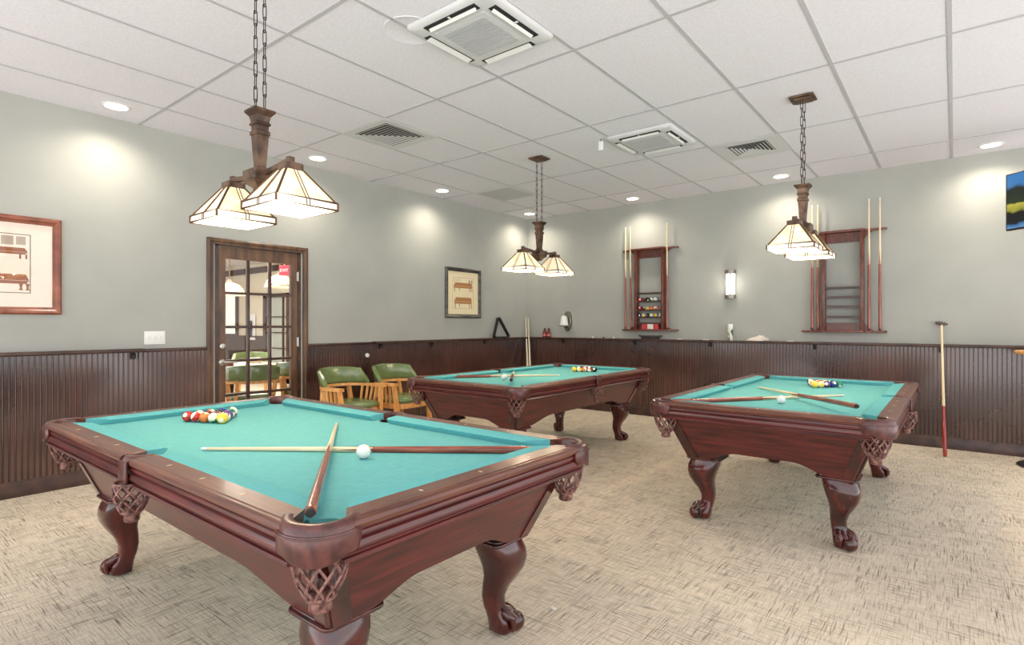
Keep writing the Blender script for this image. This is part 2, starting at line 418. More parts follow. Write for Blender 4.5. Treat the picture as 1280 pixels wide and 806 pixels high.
m.lathe([(.011, .01), (.011, .05)], (LX1, hy, .93), 12, rot)
m.tube([(LX1 + .05, hy - .012, .93), (LX1 + .052, hy + .02, .93), (LX1 + .052, hy + .08, .93), (LX1 + .05, hy + .125, .928)], [.010, .011, .009, .008], 10)
m.out('lever_handle', 'steel', leaf)
m = MB(); m.lathe([(.03, 0), (.03, .008), (.026, .014), (.014, .016)], (LX1, hy, 1.085), 20, rot); m.box(LX1 + .015, LX1 + .03, hy - .004, hy + .004, 1.068, 1.102)
m.out('deadbolt', 'steel', leaf)
for z in (.25, 1.11, 1.81):
    m = MB(); m.tube([(.006, lf1 + .004 + oy, z - .05), (.006, lf1 + .004 + oy, z + .05)], .008, 8); m.box(-.002, .003, lf1 - .012 + oy, lf1 + .02 + oy, z - .045, z + .045); m.out('hinge', 'steel', leaf)

# ------------------------------------------------------------------ lounge beyond the door
BY = -.8
m = MB(); m.box(-10, -.14, BY, BY + .1, 0, 2.72); m.box(-10, -9.9, FY, BY, 0, 2.72); struct(m.out('wall_beyond', 'wall_cream', smooth=0), 'cream wall of the lounge beyond the door', 'wall')
m = MB(); m.box(-9.9, -.14, BY - .06, BY, 2.5, 2.6); m.box(-9.9, -.14, BY - .03, BY, 2.6, 2.64); m.box(-9.9, -.14, BY - .02, BY, 0, .98); m.box(-9.9, -.14, BY - .05, BY, .98, 1.02)
struct(m.out('trim_9', 'darkwood', smooth=0), 'dark crown moulding and panelling in the lounge beyond the door', 'trim')

# ------------------------------------------------------------------ pool table
def make_table():
    t = thing('pool_table', '', 'pool table')
    HX, HY = .68, 1.25; NX, NY = .505, 1.075; CO = .105
    ZR, ZC = .80, .765
    CX, CYc = HX - CO, HY - CO        # corner pocket centres
    # cloth bed with pocket notches
    pts = []
    def arc(cx, cy, r, a0, a1, n=10): return [(cx + r * math.cos(math.radians(a0 + (a1 - a0) * k / n)), cy + r * math.sin(math.radians(a0 + (a1 - a0) * k / n))) for k in range(n + 1)]
    BXh, BYh = .57, 1.14; pr = .066
    # right side up: (BXh,-..) -> side pocket -> corner
    pts += [(BXh, -CYc + pr)]
    pts += arc(.585, 0, .058, 255, 105)
    pts += [(BXh, CYc - pr)] + arc(CX, CYc, pr, 265, 185) + [(CX - pr, BYh)]
    pts += [(-CX + pr, BYh)] + arc(-CX, CYc, pr, 355, 275) + [(-BXh, CYc - pr)]
    pts += arc(-.585, 0, .058, 75, -75) + [(-BXh, -CYc + pr)]
    pts += arc(-CX, -CYc, pr, 85, 5) + [(-CX + pr, -BYh)]
    pts += [(CX - pr, -BYh)] + arc(CX, -CYc, pr, 175, 95)
    m = MB(); m.prism(pts, ZC - .03, ZC); m.out('cloth_bed', 'cloth', t, smooth=0)
    # rails: profile distance outward d (from outer edge inward negative)
    def rail(axis, sgn, a0, a1, a0o, a1o, nose, outer, sights):
        """wood rail along axis, inner edge from a0..a1, outer edge from a0o..a1o"""
        back = nose + .082
        w = [(back, ZR - .028), (back, ZR), (outer - .024, ZR), (outer - .021, ZR - .003), (outer - .012, ZR - .003), (outer - .004, ZR - .008), (outer, ZR - .017), (outer - .003, ZR - .026), (outer - .012, ZR - .030), (outer - .017, ZR - .032), (outer - .017, ZR - .04), (back + .01, ZR - .04)]
        def pos(d, a, z): return (sgn * d, a, z) if axis == 'y' else (a, sgn * d, z)
        def end(e_in, e_out): return [pos(d, e_in + (e_out - e_in) * (d - back) / (outer - back), z) for d, z in w]
        m = MB(); m.loft([end(a0, a0o), end(a1, a1o)])
        m.mi = 1
        for s in sights:
            d = outer - .056
            q = [pos(d - .011, s, ZR), pos(d, s - .005, ZR), pos(d + .011, s, ZR), pos(d, s + .005, ZR)]
            m.loft([[(x, y, z - .002) for x, y, z in q], [(x, y, z + .0006) for x, y, z in q]])
        r = m.out('rail', ['railtop_' + axis, 'sight'], t, smooth=32)
    def cushion(axis, sgn, a0, a1, n0, n1, nose):
        back = nose + .084
        w = [(back, ZC, 1), (back, ZR - .001, 1), (nose + .014, ZR - .003, .2), (nose, ZR - .009, 0), (nose + .002, ZR - .014, 0), (nose + .022, ZC + .004, .4), (nose + .022, ZC, .4)]
        def pos(d, a, z): return (sgn * d, a, z) if axis == 'y' else (a, sgn * d, z)
        def end(nn, aa): return [pos(d, nn + (aa - nn) * f, z) for d, z, f in w]
        m = MB(); m.loft([end(n0, a0), end(n1, a1)]); m.out('cushion', 'cush', t, smooth=60)
    for sg in (-1, 1):
        for s2 in (-1, 1):
            y_in, y_out, y_n = 1.078, CYc, .992
            args = dict(a0=.052, a1=y_in, a0o=.05, a1o=y_out)
            if s2 < 0: args = dict(a0=-y_in, a1=-.052, a0o=-y_out, a1o=-.05)
            rail('y', sg, nose=NX, outer=HX, sights=[s2 * v for v in (.27, .54, .81)], **args)
            if s2 > 0: cushion('y', sg, .056, y_in, .072, y_n, NX)
            else: cushion('y', sg, -y_in, -.056, -y_n, -.072, NX)
        rail('x', sg, a0=-.508, a1=.508, a0o=-CX, a1o=CX, nose=NY, outer=HY, sights=(-.27, 0, .27))
        cushion('x', sg, -.508, .508, -.422, .422, NY)
    # aprons under the rails
    ap = [(.0, .764), (.004, .760), (.005, .752), (-.003, .748), (-.003, .743), (.006, .738), (.0105, .728), (.010, .718), (.006, .712), (-.001, .709), (-.001, .704), (.008, .702), (.0125, .6965), (.008, .691), (-.002, .690), (-.03, .690), (-.03, .764)]
    for sg in (-1, 1):
        m = MB(); m.loft([[(sg * (HX - .016 + d), a, z) for d, z in ap] for a in (-CYc, CYc)]); m.out('apron', 'mahog_y', t, smooth=28)
        m = MB(); m.loft([[(a, sg * (HY - .016 + d), z) for d, z in ap] for a in (-CX, CX)]); m.out('apron', 'mahog_x', t, smooth=28)
    # cabinet: four leaning panels with arched lower edges
    TX, TY, BX, BYb = .595, 1.165, .482, 1.045; ZT, ZB = .705, .42
    def panel(axis, sg):
        n = 40; m = MB()
        def pt(s, z, th):      # s in -1..1 along, z height
            f = (ZT - z) / (ZT - ZB)
            if axis == 'x':   # short end
                hx = TX + (BX - TX) * f; y = TY + (BYb - TY) * f - th; return (s * hx, sg * y, z)
            hy = TY + (BYb - TY) * f; x = TX + (BX - TX) * f - th; return (sg * x, s * hy, z)
        amp, fl, wd = (.062, .26, .42) if axis == 'x' else (.070, .16, .34)
        R = []
        for k in range(n + 1):
            s = -1 + 2 * k / n
            u = min(1, max(0, (1 - abs(s) - fl) / wd)); zb = ZB + amp * (u * u * (3 - 2 * u))
            R.append([pt(s, ZT, 0), pt(s, (ZT + zb) / 2, 0), pt(s, zb, 0), pt(s, zb, .022), pt(s, ZT, .022)])
        m.loft(R); m.out('side_panel', 'mahog_' + axis, t, smooth=25)
    for sg in (-1, 1): panel('x', sg); panel('y', sg)
    for sx in (-1, 1):
        for sy in (-1, 1):
            m = MB(); R = []
            for z in (ZT - .002, ZB):
                f = (ZT - z) / (ZT - ZB); x = TX + (BX - TX) * f + .007; y = TY + (BYb - TY) * f + .007; w = .078
                R.append([(sx * p, sy * q, z) for p, q in ((x - w, y), (x - .022, y), (x, y - .022), (x, y - w), (x - .03, y - w), (x - w, y - .03))])
            m.loft(R); m.out('corner_post', 'mahog_z', t, smooth=20)
    # corner pockets
    def net(parent, c, r0, r1, z0, z1, a0, a1, strands, wr):
        m = MB(); steps = 8
        def P(a, f):
            bulge = math.sin(f * PI * .85) * .012
            r = r0 + (r1 - r0) * f ** 1.3 + bulge
            return (c[0] + r * math.cos(a), c[1] + r * math.sin(a), z0 + (z1 - z0) * f)
        for k in range(strands):
            for d in (-1, 1):
                a = 2 * PI * (k + (.0)) / strands
                m.tube([P(a + d * 2 * PI / strands * 2.0 * f / steps, f / steps) for f in range(steps + 1)], wr, 5)
        m.tube([P(2 * PI * k / 20, 0) for k in range(20)], wr * 1.2, 5, closed=True)
        m.tube([P(2 * PI * k / 14, 1) for k in range(14)], wr * 1.4, 5, closed=True)
        zz = z1
        m.lathe([(r1 * .8, zz + .012), (r1 * 1.02, zz + .004), (r1 * .9, zz - .012), (r1 * .95, zz - .034), (r1 * .7, zz - .04)], (c[0], c[1], 0), 12)
        m.out('net', 'net', parent, smooth=60)
    for sx in (-1, 1):
        for sy in (-1, 1):
            c = (sx * CX, sy * CYc); base = math.atan2(sy, sx)
            m = MB(); R = []; R2 = []
            n = 22
            for k in range(n + 1):
                a = base + math.radians(-93 + 186 * k / n); ca, sa = math.cos(a), math.sin(a)
                w = abs(-1 + 2 * k / n)
                prof = [(.066, ZR - .05), (.066, ZR - .008), (.072, ZR), (.084, ZR + .0035), (.098, ZR + .001), (.107, ZR - .010), (.1085, ZR - .025)]
                if w > .93: prof = [(min(max(r_, .068), .1045), z) for r_, z in prof]
                R.append([(c[0] + r_ * ca, c[1] + r_ * sa, z) for r_, z in prof])
            m.loft([list(r) for r in R], cap=True, closed=True)
            pk = m.out('pocket', 'leather', t, smooth=60)
            # skirt with scalloped lower edge
            m = MB(); R = []
            for k in range(n + 1):
                a = base + math.radians(-72 + 144 * k / n); ca, sa = math.cos(a), math.sin(a); w = abs(-1 + 2 * k / n)
                zb = .722 - .022 * (1 - min(1, (w / .62)) ** 2) if w < .62 else .722
                if w > .9: zb += (w - .9) * .2
                ro = .114
                R.append([(c[0] + r_ * ca, c[1] + r_ * sa, z) for r_, z in ((.104, ZR - .022), (ro - .002, ZR - .022), (ro, ZR - .03), (ro, zb + .006), (ro - .003, zb), (.104, zb))])
            m.loft(R); m.tube([(c[0] + .1145 * math.cos(base + math.radians(-72 + 144 * k / n)), c[1] + .1145 * math.sin(base + math.radians(-72 + 144 * k / n)), ZR - .028) for k in range(n + 1)], .0025, 6)
            m.out('skirt', 'leather', pk, smooth=60)
            net(pk, (c[0] + sx * .012, c[1] + sy * .012), .070, .032, .722, .592, 0, 0, 10, .0043)
    for sx in (-1, 1):
        c = (sx * .60, 0); base = 0 if sx > 0 else PI
        m = MB(); R = []; n = 16
        for k in range(n + 1):
            a = base + math.radians(-95 + 190 * k / n); ca, sa = math.cos(a), math.sin(a)
            prof = [(.052, ZR - .05), (.052, ZR - .008), (.056, ZR + .001), (.066, ZR + .004), (.078, ZR + .001), (.086, ZR - .012), (.087, ZR - .03)]
            R.append([(c[0] + r_ * ca, c[1] + r_ * .64 * sa, z) for r_, z in prof])
        m.loft(R); pk = m.out('pocket', 'leather', t, smooth=60)
        m = MB(); m.rbox(sx * .684 - .006, sx * .684 + .006, -.038, .038, .69, ZR - .015, .005); m.out('skirt', 'leather', pk)
        net(pk, (sx * .655, 0), .058, .028, .70, .59, 0, 0, 8, .0045)
    # legs
    for sx in (-1, 1):
        for sy in (-1, 1):
            dg = Vector((sx, sy)).normalized(); c0 = Vector((sx * .385, sy * .93))
            m = MB()
            x, y = c0
            for z0, z1, h in ((.417, .428, .104), (.405, .418, .112)): m.rbox(x - h, x + h, y - h, y + h, z0, z1, .03, 4, .004)
            cap = m.out('cap_plate', 'mahog_z', t, smooth=45)
            # (z, offset outward along the diagonal, half size, squareness)
            S = [(.407, .000, .096), (.385, .004, .101), (.355, .016, .103), (.32, .026, .098), (.28, .029, .086), (.24, .020, .070), (.20, .006, .056), (.155, -.006, .047), (.115, -.002, .044), (.085, .012, .047), (.06, .026, .054), (.035, .032, .056), (.012, .034, .050)]
            m = MB(); R = []
            for z, off, h in S:
                ring = []
                cc = c0 + dg * off
                for k in range(20):
                    a = 2 * PI * k / 20; q = .62
                    ux, uy = math.cos(a), math.sin(a)
                    ux = math.copysign(abs(ux) ** q, ux); uy = math.copysign(abs(uy) ** q, uy)
                    # pinch the inner faces so the knee reads as a carved edge
                    v = Vector((ux, uy)); dd = v.dot(dg)
                    sc = 1 + (.10 if dd > 0 else -.10) * min(1, abs(dd)) * (1 if z > .2 else .3)
                    ring.append((cc.x + ux * h * .92 * sc, cc.y + uy * h * .92 * sc, z))
                R.append(ring)
            m.loft(R); leg = m.out('leg', 'mahog_z', t, smooth=60)
            m = MB(); fc = c0 + dg * .088; pp = Vector((-dg.y, dg.x))
            m.sphere((fc.x, fc.y, .041), .041, 18, 12)
            for s in (-1, -.42, .42, 1):
                a = c0 + dg * .030 + pp * s * .026; b = c0 + dg * (.078 - .012 * abs(s)) + pp * s * .046; e = c0 + dg * (.120 - .045 * abs(s)) + pp * s * .047
                m.tube([(a.x, a.y, .098), (b.x - dg.x * .014, b.y - dg.y * .014, .084), (b.x + dg.x * .008, b.y + dg.y * .008, .072), (e.x, e.y, .046), (e.x - dg.x * .004, e.y - dg.y * .004, .020)], [.016, .017, .015, .011, .005], 8)
            bk = c0 - dg * .01
            m.tube([(bk.x + dg.x * .02, bk.y + dg.y * .02, .07), (bk.x, bk.y, .045), (bk.x, bk.y, .010)], [.02, .018, .012], 8)
            m.out('claw_foot', 'mahog_z', leg, smooth=60)
    return t
T1, T2, T3 = (3.08, -5.975), (2.19, -2.70), (4.62, -2.70)
pt = make_table(); pt.location = (*T1, 0); pt.rotation_euler.z = PI / 2
tag(pt, 'nearest and largest-looking mahogany pool table with teal felt, in front of the glazed door', 'pool table', 'pool tables')
for loc, lab in ((T2, 'far mahogany pool table with teal felt beside the green chairs, towards the room corner'), (T3, 'right-hand mahogany pool table with teal felt before the empty ball rack')):
    c = copy_tree(pt); c.location = (*loc, 0); c.rotation_euler.z = 0; c['label'] = lab

# ------------------------------------------------------------------ balls
R_B = .0286
sph = {}
def ball(x, y, z, key, label, group, cat='pool ball', name='pool_ball'):
    if key not in sph:
        m = MB(); m.sphere((0, 0, 0), R_B, 20, 12)
        o = m.out(name, [BM[key]], None, smooth=180); sph[key] = o; first = True
    else:
        o = sph[key].copy(); COL.objects.link(o); o.name = name
    o.location = (x, y, z)
    o.rotation_euler = (random.uniform(-1.2, 1.2), random.uniform(-1.2, 1.2), random.uniform(0, 6.28))
    tag(o, label, cat, group)
    if o is not sph[key] and group is None and 'group' in o: del o['group']
    return o
def rack15(A, th, order, where, grp):
    d = R_B * 2.004; k = 0; names = []
    for j in range(5):
        for i in range(5 - j):
            x = A[0] + d * (i * math.cos(th) + j * math.cos(th + PI / 3)); y = A[1] + d * (i * math.sin(th) + j * math.sin(th + PI / 3))
            key = order[k]; k += 1
            lab = ('white ball with a %s stripe' % key[0] if key[1] else 'solid %s ball' % key[0]) + ' in the triangle of balls on the ' + where
            b = ball(x, y, .765 + R_B, key, lab, grp)
            if where.startswith('near'): names.append(b)
    return names
Y, B, Rr, P_, O, G, Mm = 'yellow', 'blue', 'red', 'purple', 'orange', 'green', 'maroon'
K = ('black', 0)
nb = rack15((2.235, -6.10), math.radians(23), [(Rr, 0), (Rr, 1), (O, 0), (G, 1), (Y, 0), (Y, 1), (Mm, 0), (Mm, 1), (P_, 1), (O, 1), K, (P_, 0), (B, 0), (G, 0), (B, 1)], 'near pool table', 'racked balls on the near pool table')
face = {0: (.5, -.85, .5), 1: (.2, .5, .8), 2: (.3, .2, .9), 3: (.7, -.3, .2), 4: (.75, -.62, -.25)}
for i, dvec in face.items():
    q = Vector(dvec).normalized().to_track_quat('Y', 'Z'); nb[i].rotation_euler = q.to_euler()
nb[3].rotation_euler = (.9, .6, .3)
rack15((2.20, -2.075), math.radians(34), [(Y, 0), (Y, 1), (O, 1), (Rr, 1), K, (G, 0), (B, 0), (P_, 0), (B, 1), (G, 1), (Rr, 0), (O, 0), (Mm, 0), (Mm, 1), (P_, 1)], 'far pool table', 'racked balls on the far pool table')
rack15((4.615, -2.14), math.radians(48), [(Y, 0), (Y, 1), (P_, 0), (B, 0), (G, 0), (O, 1), (Rr, 0), (B, 1), (G, 1), (Mm, 1), (Rr, 1), (O, 0), (P_, 1), (Mm, 0), K], 'right-hand pool table', 'racked balls on the right-hand pool table')
for (x, y), w in (((3.69, -6.02), 'near pool table beside the crossed cues'), ((2.16, -3.26), 'far pool table beside the crossed cues'), ((4.62, -3.32), 'right-hand pool table beside the crossed cues')):
    ball(x, y, .765 + R_B, ('white', 0), 'white cue ball on the ' + w, 'white cue balls', 'cue ball', 'cue_ball')

# ------------------------------------------------------------------ cues
def make_cue():
    r = thing('cue_stick', '', 'cue')
    m = MB(); m.lathe([(.0122, .72), (.0105, .95), (.0085, 1.2), (.0068, 1.43)], n=12); m.out('shaft', 'maple', r)
    m = MB(); m.lathe([(.0125, 0), (.0155, .004), (.0158, .02), (.0155, .3), (.0135, .62), (.0124, .72)], n=12)
    for k in range(4):     # long points running into the shaft
        a = PI / 2 * k; pts = []
        for z, w, rr in ((.715, .55, .0125), (.78, .30, .0120), (.86, .02, .0113)):
            pts.append([(rr * 1.03 * math.cos(a + w), rr * 1.03 * math.sin(a + w), z), (rr * 1.06 * math.cos(a), rr * 1.06 * math.sin(a), z), (rr * 1.03 * math.cos(a - w), rr * 1.03 * math.sin(a - w), z)])
        m.loft(pts, cap=False, closed=False)
    m.out('butt', 'butt', r)
    m = MB(); m.lathe([(.0105, -.012), (.0125, -.006), (.0125, .001)], n=10); m.out('bumper', 'rubber', r)
    m = MB(); m.lathe([(.0068, 1.428), (.0066, 1.448), (.0055, 1.455), (.003, 1.457)], n=10); m.out('tip', 'white', r)
    return r
cue0 = None
def cue(butt, tip, label, group):
    global cue0
    if cue0 is None: cue0 = make_cue(); o = cue0
    else: o = copy_tree(cue0)
    b, t = Vector(butt), Vector(tip)
    o.location = b; o.rotation_euler = (t - b).to_track_quat('Z', 'Y').to_euler()
    tag(o, label, 'cue', group); return o
def along(tip, butt, L=1.457):
    t, b = Vector(tip), Vector(butt); return t, t + (b - t).normalized() * L
t, b = along((3.035, -6.362, .773), (4.174, -5.529, .781)); cue(b, t, 'cue lying flat across the near table behind its white ball', 'cues lying on the tables')
t, b = along((2.956, -5.645, .7722), (4.225, -6.585, .812), 1.575); o = cue(b, t, 'cue with its butt in the near corner pocket, tip resting over the other cue', 'cues lying on the tables'); o.scale.z = 1.575 / 1.457
t, b = along((2.345, -2.57, .773), (1.625, -3.47, .781)); cue(b, t, 'cue lying across the far table behind its white ball', 'cues lying on the tables')
t, b = along((1.68, -2.50, .773), (2.56, -3.655, .823)); cue(b, t, 'cue on the far table crossing on top of the other one, seen almost end-on', 'cues lying on the tables')
t, b = along((4.895, -2.62, .773), (4.205, -3.60, .781)); cue(b, t, 'cue on the right-hand table with its dark butt towards the left rail', 'cues lying on the tables')
t, b = along((4.25, -2.46, .773), (5.054, -3.59, .826)); cue(b, t, 'cue on the right-hand table with its butt at the near right corner', 'cues lying on the tables')

# ------------------------------------------------------------------ wall cue racks
def cue_rack(x0, x1, px0, px1, zt, zb, shelves, label, n=0):
    cx = (x0 + x1) / 2
    r = thing('cue_rack', label, 'cue rack', (cx, 0, zb), 0, 'cue racks on the back wall')
    def X(x): return x - cx
    H_ = zt - zb
    def board(z0, z1, mats, name, k):
        w = X(x1); p = X(px1) + .022
        pts = [(-w, -.002), (-w, -.05 * k), (-w + .03, -.085 * k), (-p - .012, -.092 * k), (-p, -.13), (p, -.13), (p + .012, -.092 * k), (w - .03, -.085 * k), (w, -.05 * k), (w, -.002)]
        m = MB(); m.prism(pts, z0, z1); return m.out(name, mats, r, smooth=30, bevel=.003)
    board(H_ - .022, H_, 'rackwood', 'top_board', .58); board(0, .022, 'rackwood', 'base_board', 1)
    for p in (X(px0), X(px1)):
        m = MB(); m.box(p - .018, p + .018, -.105, -.004, .022, H_ - .022); m.out('post', 'rackwood', r, smooth=30, bevel=.003)
    m = MB(); m.box(X(px0) + .018, X(px1) - .018, -.024, -.004, H_ - .13, H_ - .022); m.out('header', 'rackwood', r, smooth=30)
    m = MB(); m.box(X(px0) + .018, X(px1) - .018, -.024, -.004, .022, .11); m.out('footer', 'rackwood', r, smooth=30)
    for sg, p in ((-1, X(px0) - .018), (1, X(px1) + .018)):
        for up in (0, 1):
            pts = [(p, 0), (p + sg * .10, 0), (p + sg * .05, .025), (p + sg * .02, .055), (p, .09)]
            m = MB(); z0, s = (.022, 1) if not up else (H_ - .022, -1)
            m.loft([[(x, -.05, z0 + s * z) for x, z in pts], [(x, -.035, z0 + s * z) for x, z in pts]]); m.out('corbel', 'rackwood', r, smooth=30)
    for z in shelves:
        m = MB(); m.box(X(px0) + .018, X(px1) - .018, -.10, -.015, z - zb - .012, z - zb); m.box(X(px0) + .018, X(px1) - .018, -.105, -.10, z - zb - .012, z - zb + .010); m.out('ball_shelf', 'darkwood', r, smooth=30)
    return r
cue_rack(1.745, 2.585, 1.985, 2.385, 2.365, 1.205, [1.731, 1.617, 1.493, 1.395, 1.314], 'red-brown wall cue rack holding balls and three cues')
cue_rack(4.115, 4.955, 4.345, 4.725, 2.365, 1.205, [1.714, 1.608, 1.500, 1.383], 'wall cue rack with empty ball shelves and four cues')
for x, xt, lab in ((1.815, 1.815, 'leftmost cue in the wall rack with the balls'), (1.905, 1.885, 'second cue from the left in the wall rack with the balls'), (2.44, 2.44, 'single cue right of the ball shelves in the rack with the balls')):
    cue((x, -.066, 1.240), (xt, -.070, 2.68), lab, 'cues standing in the wall racks')
for x, lab in ((4.225, 'leftmost cue in the rack with empty ball shelves'), (4.285, 'second cue from the left in the rack with empty ball shelves'), (4.79, 'third cue from the left in the rack with empty ball shelves'), (4.892, 'rightmost cue in the rack with empty ball shelves')):
    cue((x, -.066, 1.240), (x, -.070, 2.68), lab, 'cues standing in the wall racks')
pos_w = ['leftmost', 'second from left', 'third from left', 'fourth from left', 'fifth from left', 'sixth from left']
for z, nm, ks in [(1.617, 'top', [(Rr, 0), (Mm, 0), K, (G, 1), ('white', 0)]), (1.493, 'middle', [(Rr, 0), (Mm, 0), (Y, 1), (O, 0), (O, 1), (Rr, 1)]), (1.395, 'bottom', [(B, 0), (Y, 1), K, ('white', 0), (Y, 0), (B, 1)])]:
    for i, k in enumerate(ks):
        ball(2.036 + i * .0585, -.066, z + R_B, k, '%s ball %s in the %s row of balls on the wall rack' % ('white' if k[0] == 'white' else (k[0] + ' striped' if k[1] else k[0]), pos_w[i], nm), 'balls on the wall rack')
# box of chalk at the foot of the ball rack
r = thing('carton', 'red and white carton in the foot of the wall rack under the balls', 'box', (2.20, -.065, 1.227))
m = MB(); m.box(-.125, .125, -.03, .03, 0, .078); m.out('box_body', 'pinkbox', r, smooth=0, bevel=.002)
m = MB(); m.box(-.035, .05, -.0312, -.0295, .004, .074); m.out('label_panel', 'paper', r, smooth=0)

# ------------------------------------------------------------------ pendant lamps
def make_lamp():
    t = thing('pendant_lamp', '', 'pendant lamp')
    m = MB(); m.rbox(-.085, .085, -.085, .085, -.012, 0, .012); m.rbox(-.06, .06, -.06, .06, -.026, -.012, .01); m.out('canopy', 'bronze', t)
    ztop, zc = -.03, 2.365 - H
    for sx in (-1, 1):
        m = MB(); x = sx * .045; n = 10; pit = (ztop - zc) / n
        for k in range(n):
            zc_ = ztop - pit * (k + .5); L = pit * .5 + .007; w = .0085
            pts = []
            for q in range(14):
                a = 2 * PI * q / 14; u = w * math.cos(a); v = math.copysign(L - w, math.sin(a)) + w * math.sin(a) if abs(math.sin(a)) > 1e-6 else 0
                pts.append((x + (u if k % 2 else 0), 0 if k % 2 else u, zc_ + v))
            m.tube(pts, .0024, 5, closed=True)
        m.out('chain', 'chain_metal', t)
    def sq(h, z): return [(-h, -h, z), (h, -h, z), (h, h, z), (-h, h, z)]
    m = MB(); z = lambda v: v - H
    m.loft([sq(h, z(v)) for h, v in ((.054, 2.365), (.054, 2.355), (.050, 2.350), (.037, 2.335), (.033, 2.318), (.032, 2.305), (.037, 2.30), (.037, 2.292), (.030, 2.287), (.029, 2.265), (.035, 2.26), (.035, 2.243), (.030, 2.238), (.021, 2.085), (.030, 2.08), (.030, 2.07), (.047, 2.065))])
    m.out('column', 'bronze', t, smooth=20)
    m = MB(); m.rbox(-.062, .062, -.062, .062, z(2.015), z(2.065), .015, 4, .005)
    m.loft([sq(h, z(v)) for h, v in ((.058, 2.015), (.05, 2.0), (.03, 1.985), (.024, 1.98), (.024, 1.972), (.010, 1.96))]); m.out('hub', 'bronze', t, smooth=20)
    for sx in (-1, 1):
        m = MB(); m.hexa([(sx * .05, -.014, z(2.035)), (sx * .285, -.014, z(2.055)), (sx * .285, .014, z(2.055)), (sx * .05, .014, z(2.035)), (sx * .05, -.014, z(2.055)), (sx * .285, -.014, z(2.078)), (sx * .285, .014, z(2.078)), (sx * .05, .014, z(2.055))])
        m.rbox(sx * .28 - .016, sx * .28 + .016, -.016, .016, z(2.045), z(2.085), .005); m.out('arm', 'bronze', t, smooth=20)
        cx = sx * .28
        e = bpy.data.objects.new('lamp_shade', None); COL.objects.link(e); e.parent = t; e.location = (cx, 0, 0); e.empty_display_size = .05
        m = MB(); m.rbox(-.046, .046, -.046, .046, z(2.018), z(2.052), .012, 4, .004); m.out('shade_collar', 'bronze', e, smooth=20)
        zb, zm, zt = 1.838, 1.872, 2.02; hb, hm, ht = .153, .146, .042
        th = .004
        m = MB(); m.loft([sq(hm, z(zm)), sq(ht, z(zt)), sq(ht - th, z(zt) - .001), sq(hm - th, z(zm) - .001)], cap=False); m.out('glass_panels', 'shade', e, smooth=0)
        m = MB(); m.loft([sq(hb, z(zb)), sq(hb - .004, z(zm)), sq(hb - .004 - th, z(zm)), sq(hb - th, z(zb))], cap=False); m.out('band_panels', 'bandglass', e, smooth=0)
        m = MB()
        for sa in (-1, 1):
            for sb in (-1, 1):
                m.tube([(sa * ht, sb * ht, z(zt)), (sa * hm, sb * hm, z(zm))], .006, 6); m.tube([(sa * hb, sb * hb, z(zm)), (sa * hb, sb * hb, z(zb))], .0055, 6)
        for h, v in ((hb - .002, zm), (hb, zb)):
            m.tube([(-h, -h, z(v)), (h, -h, z(v)), (h, h, z(v)), (-h, h, z(v))], .0055, 6, closed=True)
        # paired centre ribs on each face
        for k in range(4):
            mt = Matrix.Rotation(PI / 2 * k, 3, 'Z')
            for o_ in (-.008, .008):
                m.tube([mt @ Vector((o_, ht + .002, z(zt))), mt @ Vector((o_, hm + .002, z(zm)))], .0022, 5)
                m.tube([mt @ Vector((o_, hb, z(zm))), mt @ Vector((o_, hb + .001, z(zb)))], .0022, 5)
        m.out('came_frame', 'came', e, smooth=40)
        m = MB(); m.sphere((0, 0, z(1.925)), .032, 14, 8); m.lathe([(.014, z(1.95)), (.014, z(2.02))], n=10); m.out('bulb', 'bulb', e, smooth=180)
        l = bpy.data.lights.new('lamp_light', 'POINT'); l.energy = 13; l.color = (1, .82, .60); l.shadow_soft_size = .035
        lo = bpy.data.objects.new('lamp_light', l); COL.objects.link(lo); lo.parent = e; lo.location = (0, 0, z(1.875))
    return t
lamp = make_lamp()
LAMPS = [((2.83, -6.0), 0, 'large nearest two-shade glass pendant lamp over the front pool table'), ((2.15, -2.67), PI / 2, 'two-shade glass pendant lamp hanging over the far pool table'), ((4.63, -2.68), PI / 2, 'two-shade glass pendant lamp in front of the empty ball rack')]
for i, ((x, y), rz, lab) in enumerate(LAMPS):
    o = lamp if i == 0 else copy_tree(lamp)
    o.location = (x, y, H - .004); o.rotation_euler.z = rz; tag(o, lab, 'pendant lamp', 'two-shade pendant lamps')

# ------------------------------------------------------------------ ceiling things
def make_down():
    t = thing('downlight', '', 'downlight')
    m = MB(); m.lathe([(.098, 0), (.098, -.004), (.090, -.008), (.078, -.007), (.076, 0)], n=28, cap=False); m.out('trim_ring', 'white', t)
    m = MB(); m.lathe([(.002, -.004), (.077, -.0035), (.077, -.001)], n=28); m.out('lens', 'downlens', t)
    l = bpy.data.lights.new('downlight_spot', 'SPOT'); l.energy = 38; l.color = (1, .89, .72); l.spot_size = math.radians(150); l.spot_blend = .9; l.shadow_soft_size = .045
    lo = bpy.data.objects.new('downlight_spot', l); COL.objects.link(lo); lo.parent = t; lo.location = (0, 0, -.02)
    return t
dn = make_down()
DL = [((.326, -5.88), 'recessed ceiling light above the wall left of the door'), ((.337, -4.10), 'recessed ceiling light above the glazed door'), ((.34, -2.30), 'recessed ceiling light above the small framed print'), ((.317, -.375), 'recessed ceiling light in the corner behind the far pendant lamp'), ((2.06, -.345), 'recessed ceiling light above the cue rack with the balls'), ((3.945, -.334), 'recessed ceiling light just left of the right pendant chain'), ((5.81, -.304), 'recessed ceiling light above the television')]
DL += [((.33, -7.66), 'recessed ceiling light above the large framed print'), ((7.6, -.32), 'recessed ceiling light beyond the television')]
for i, ((x, y), lab) in enumerate(DL):
    o = dn if i == 0 else copy_tree(dn)
    o.location = (x, y, H - .0005); tag(o, lab, 'ceiling light', 'recessed ceiling lights')

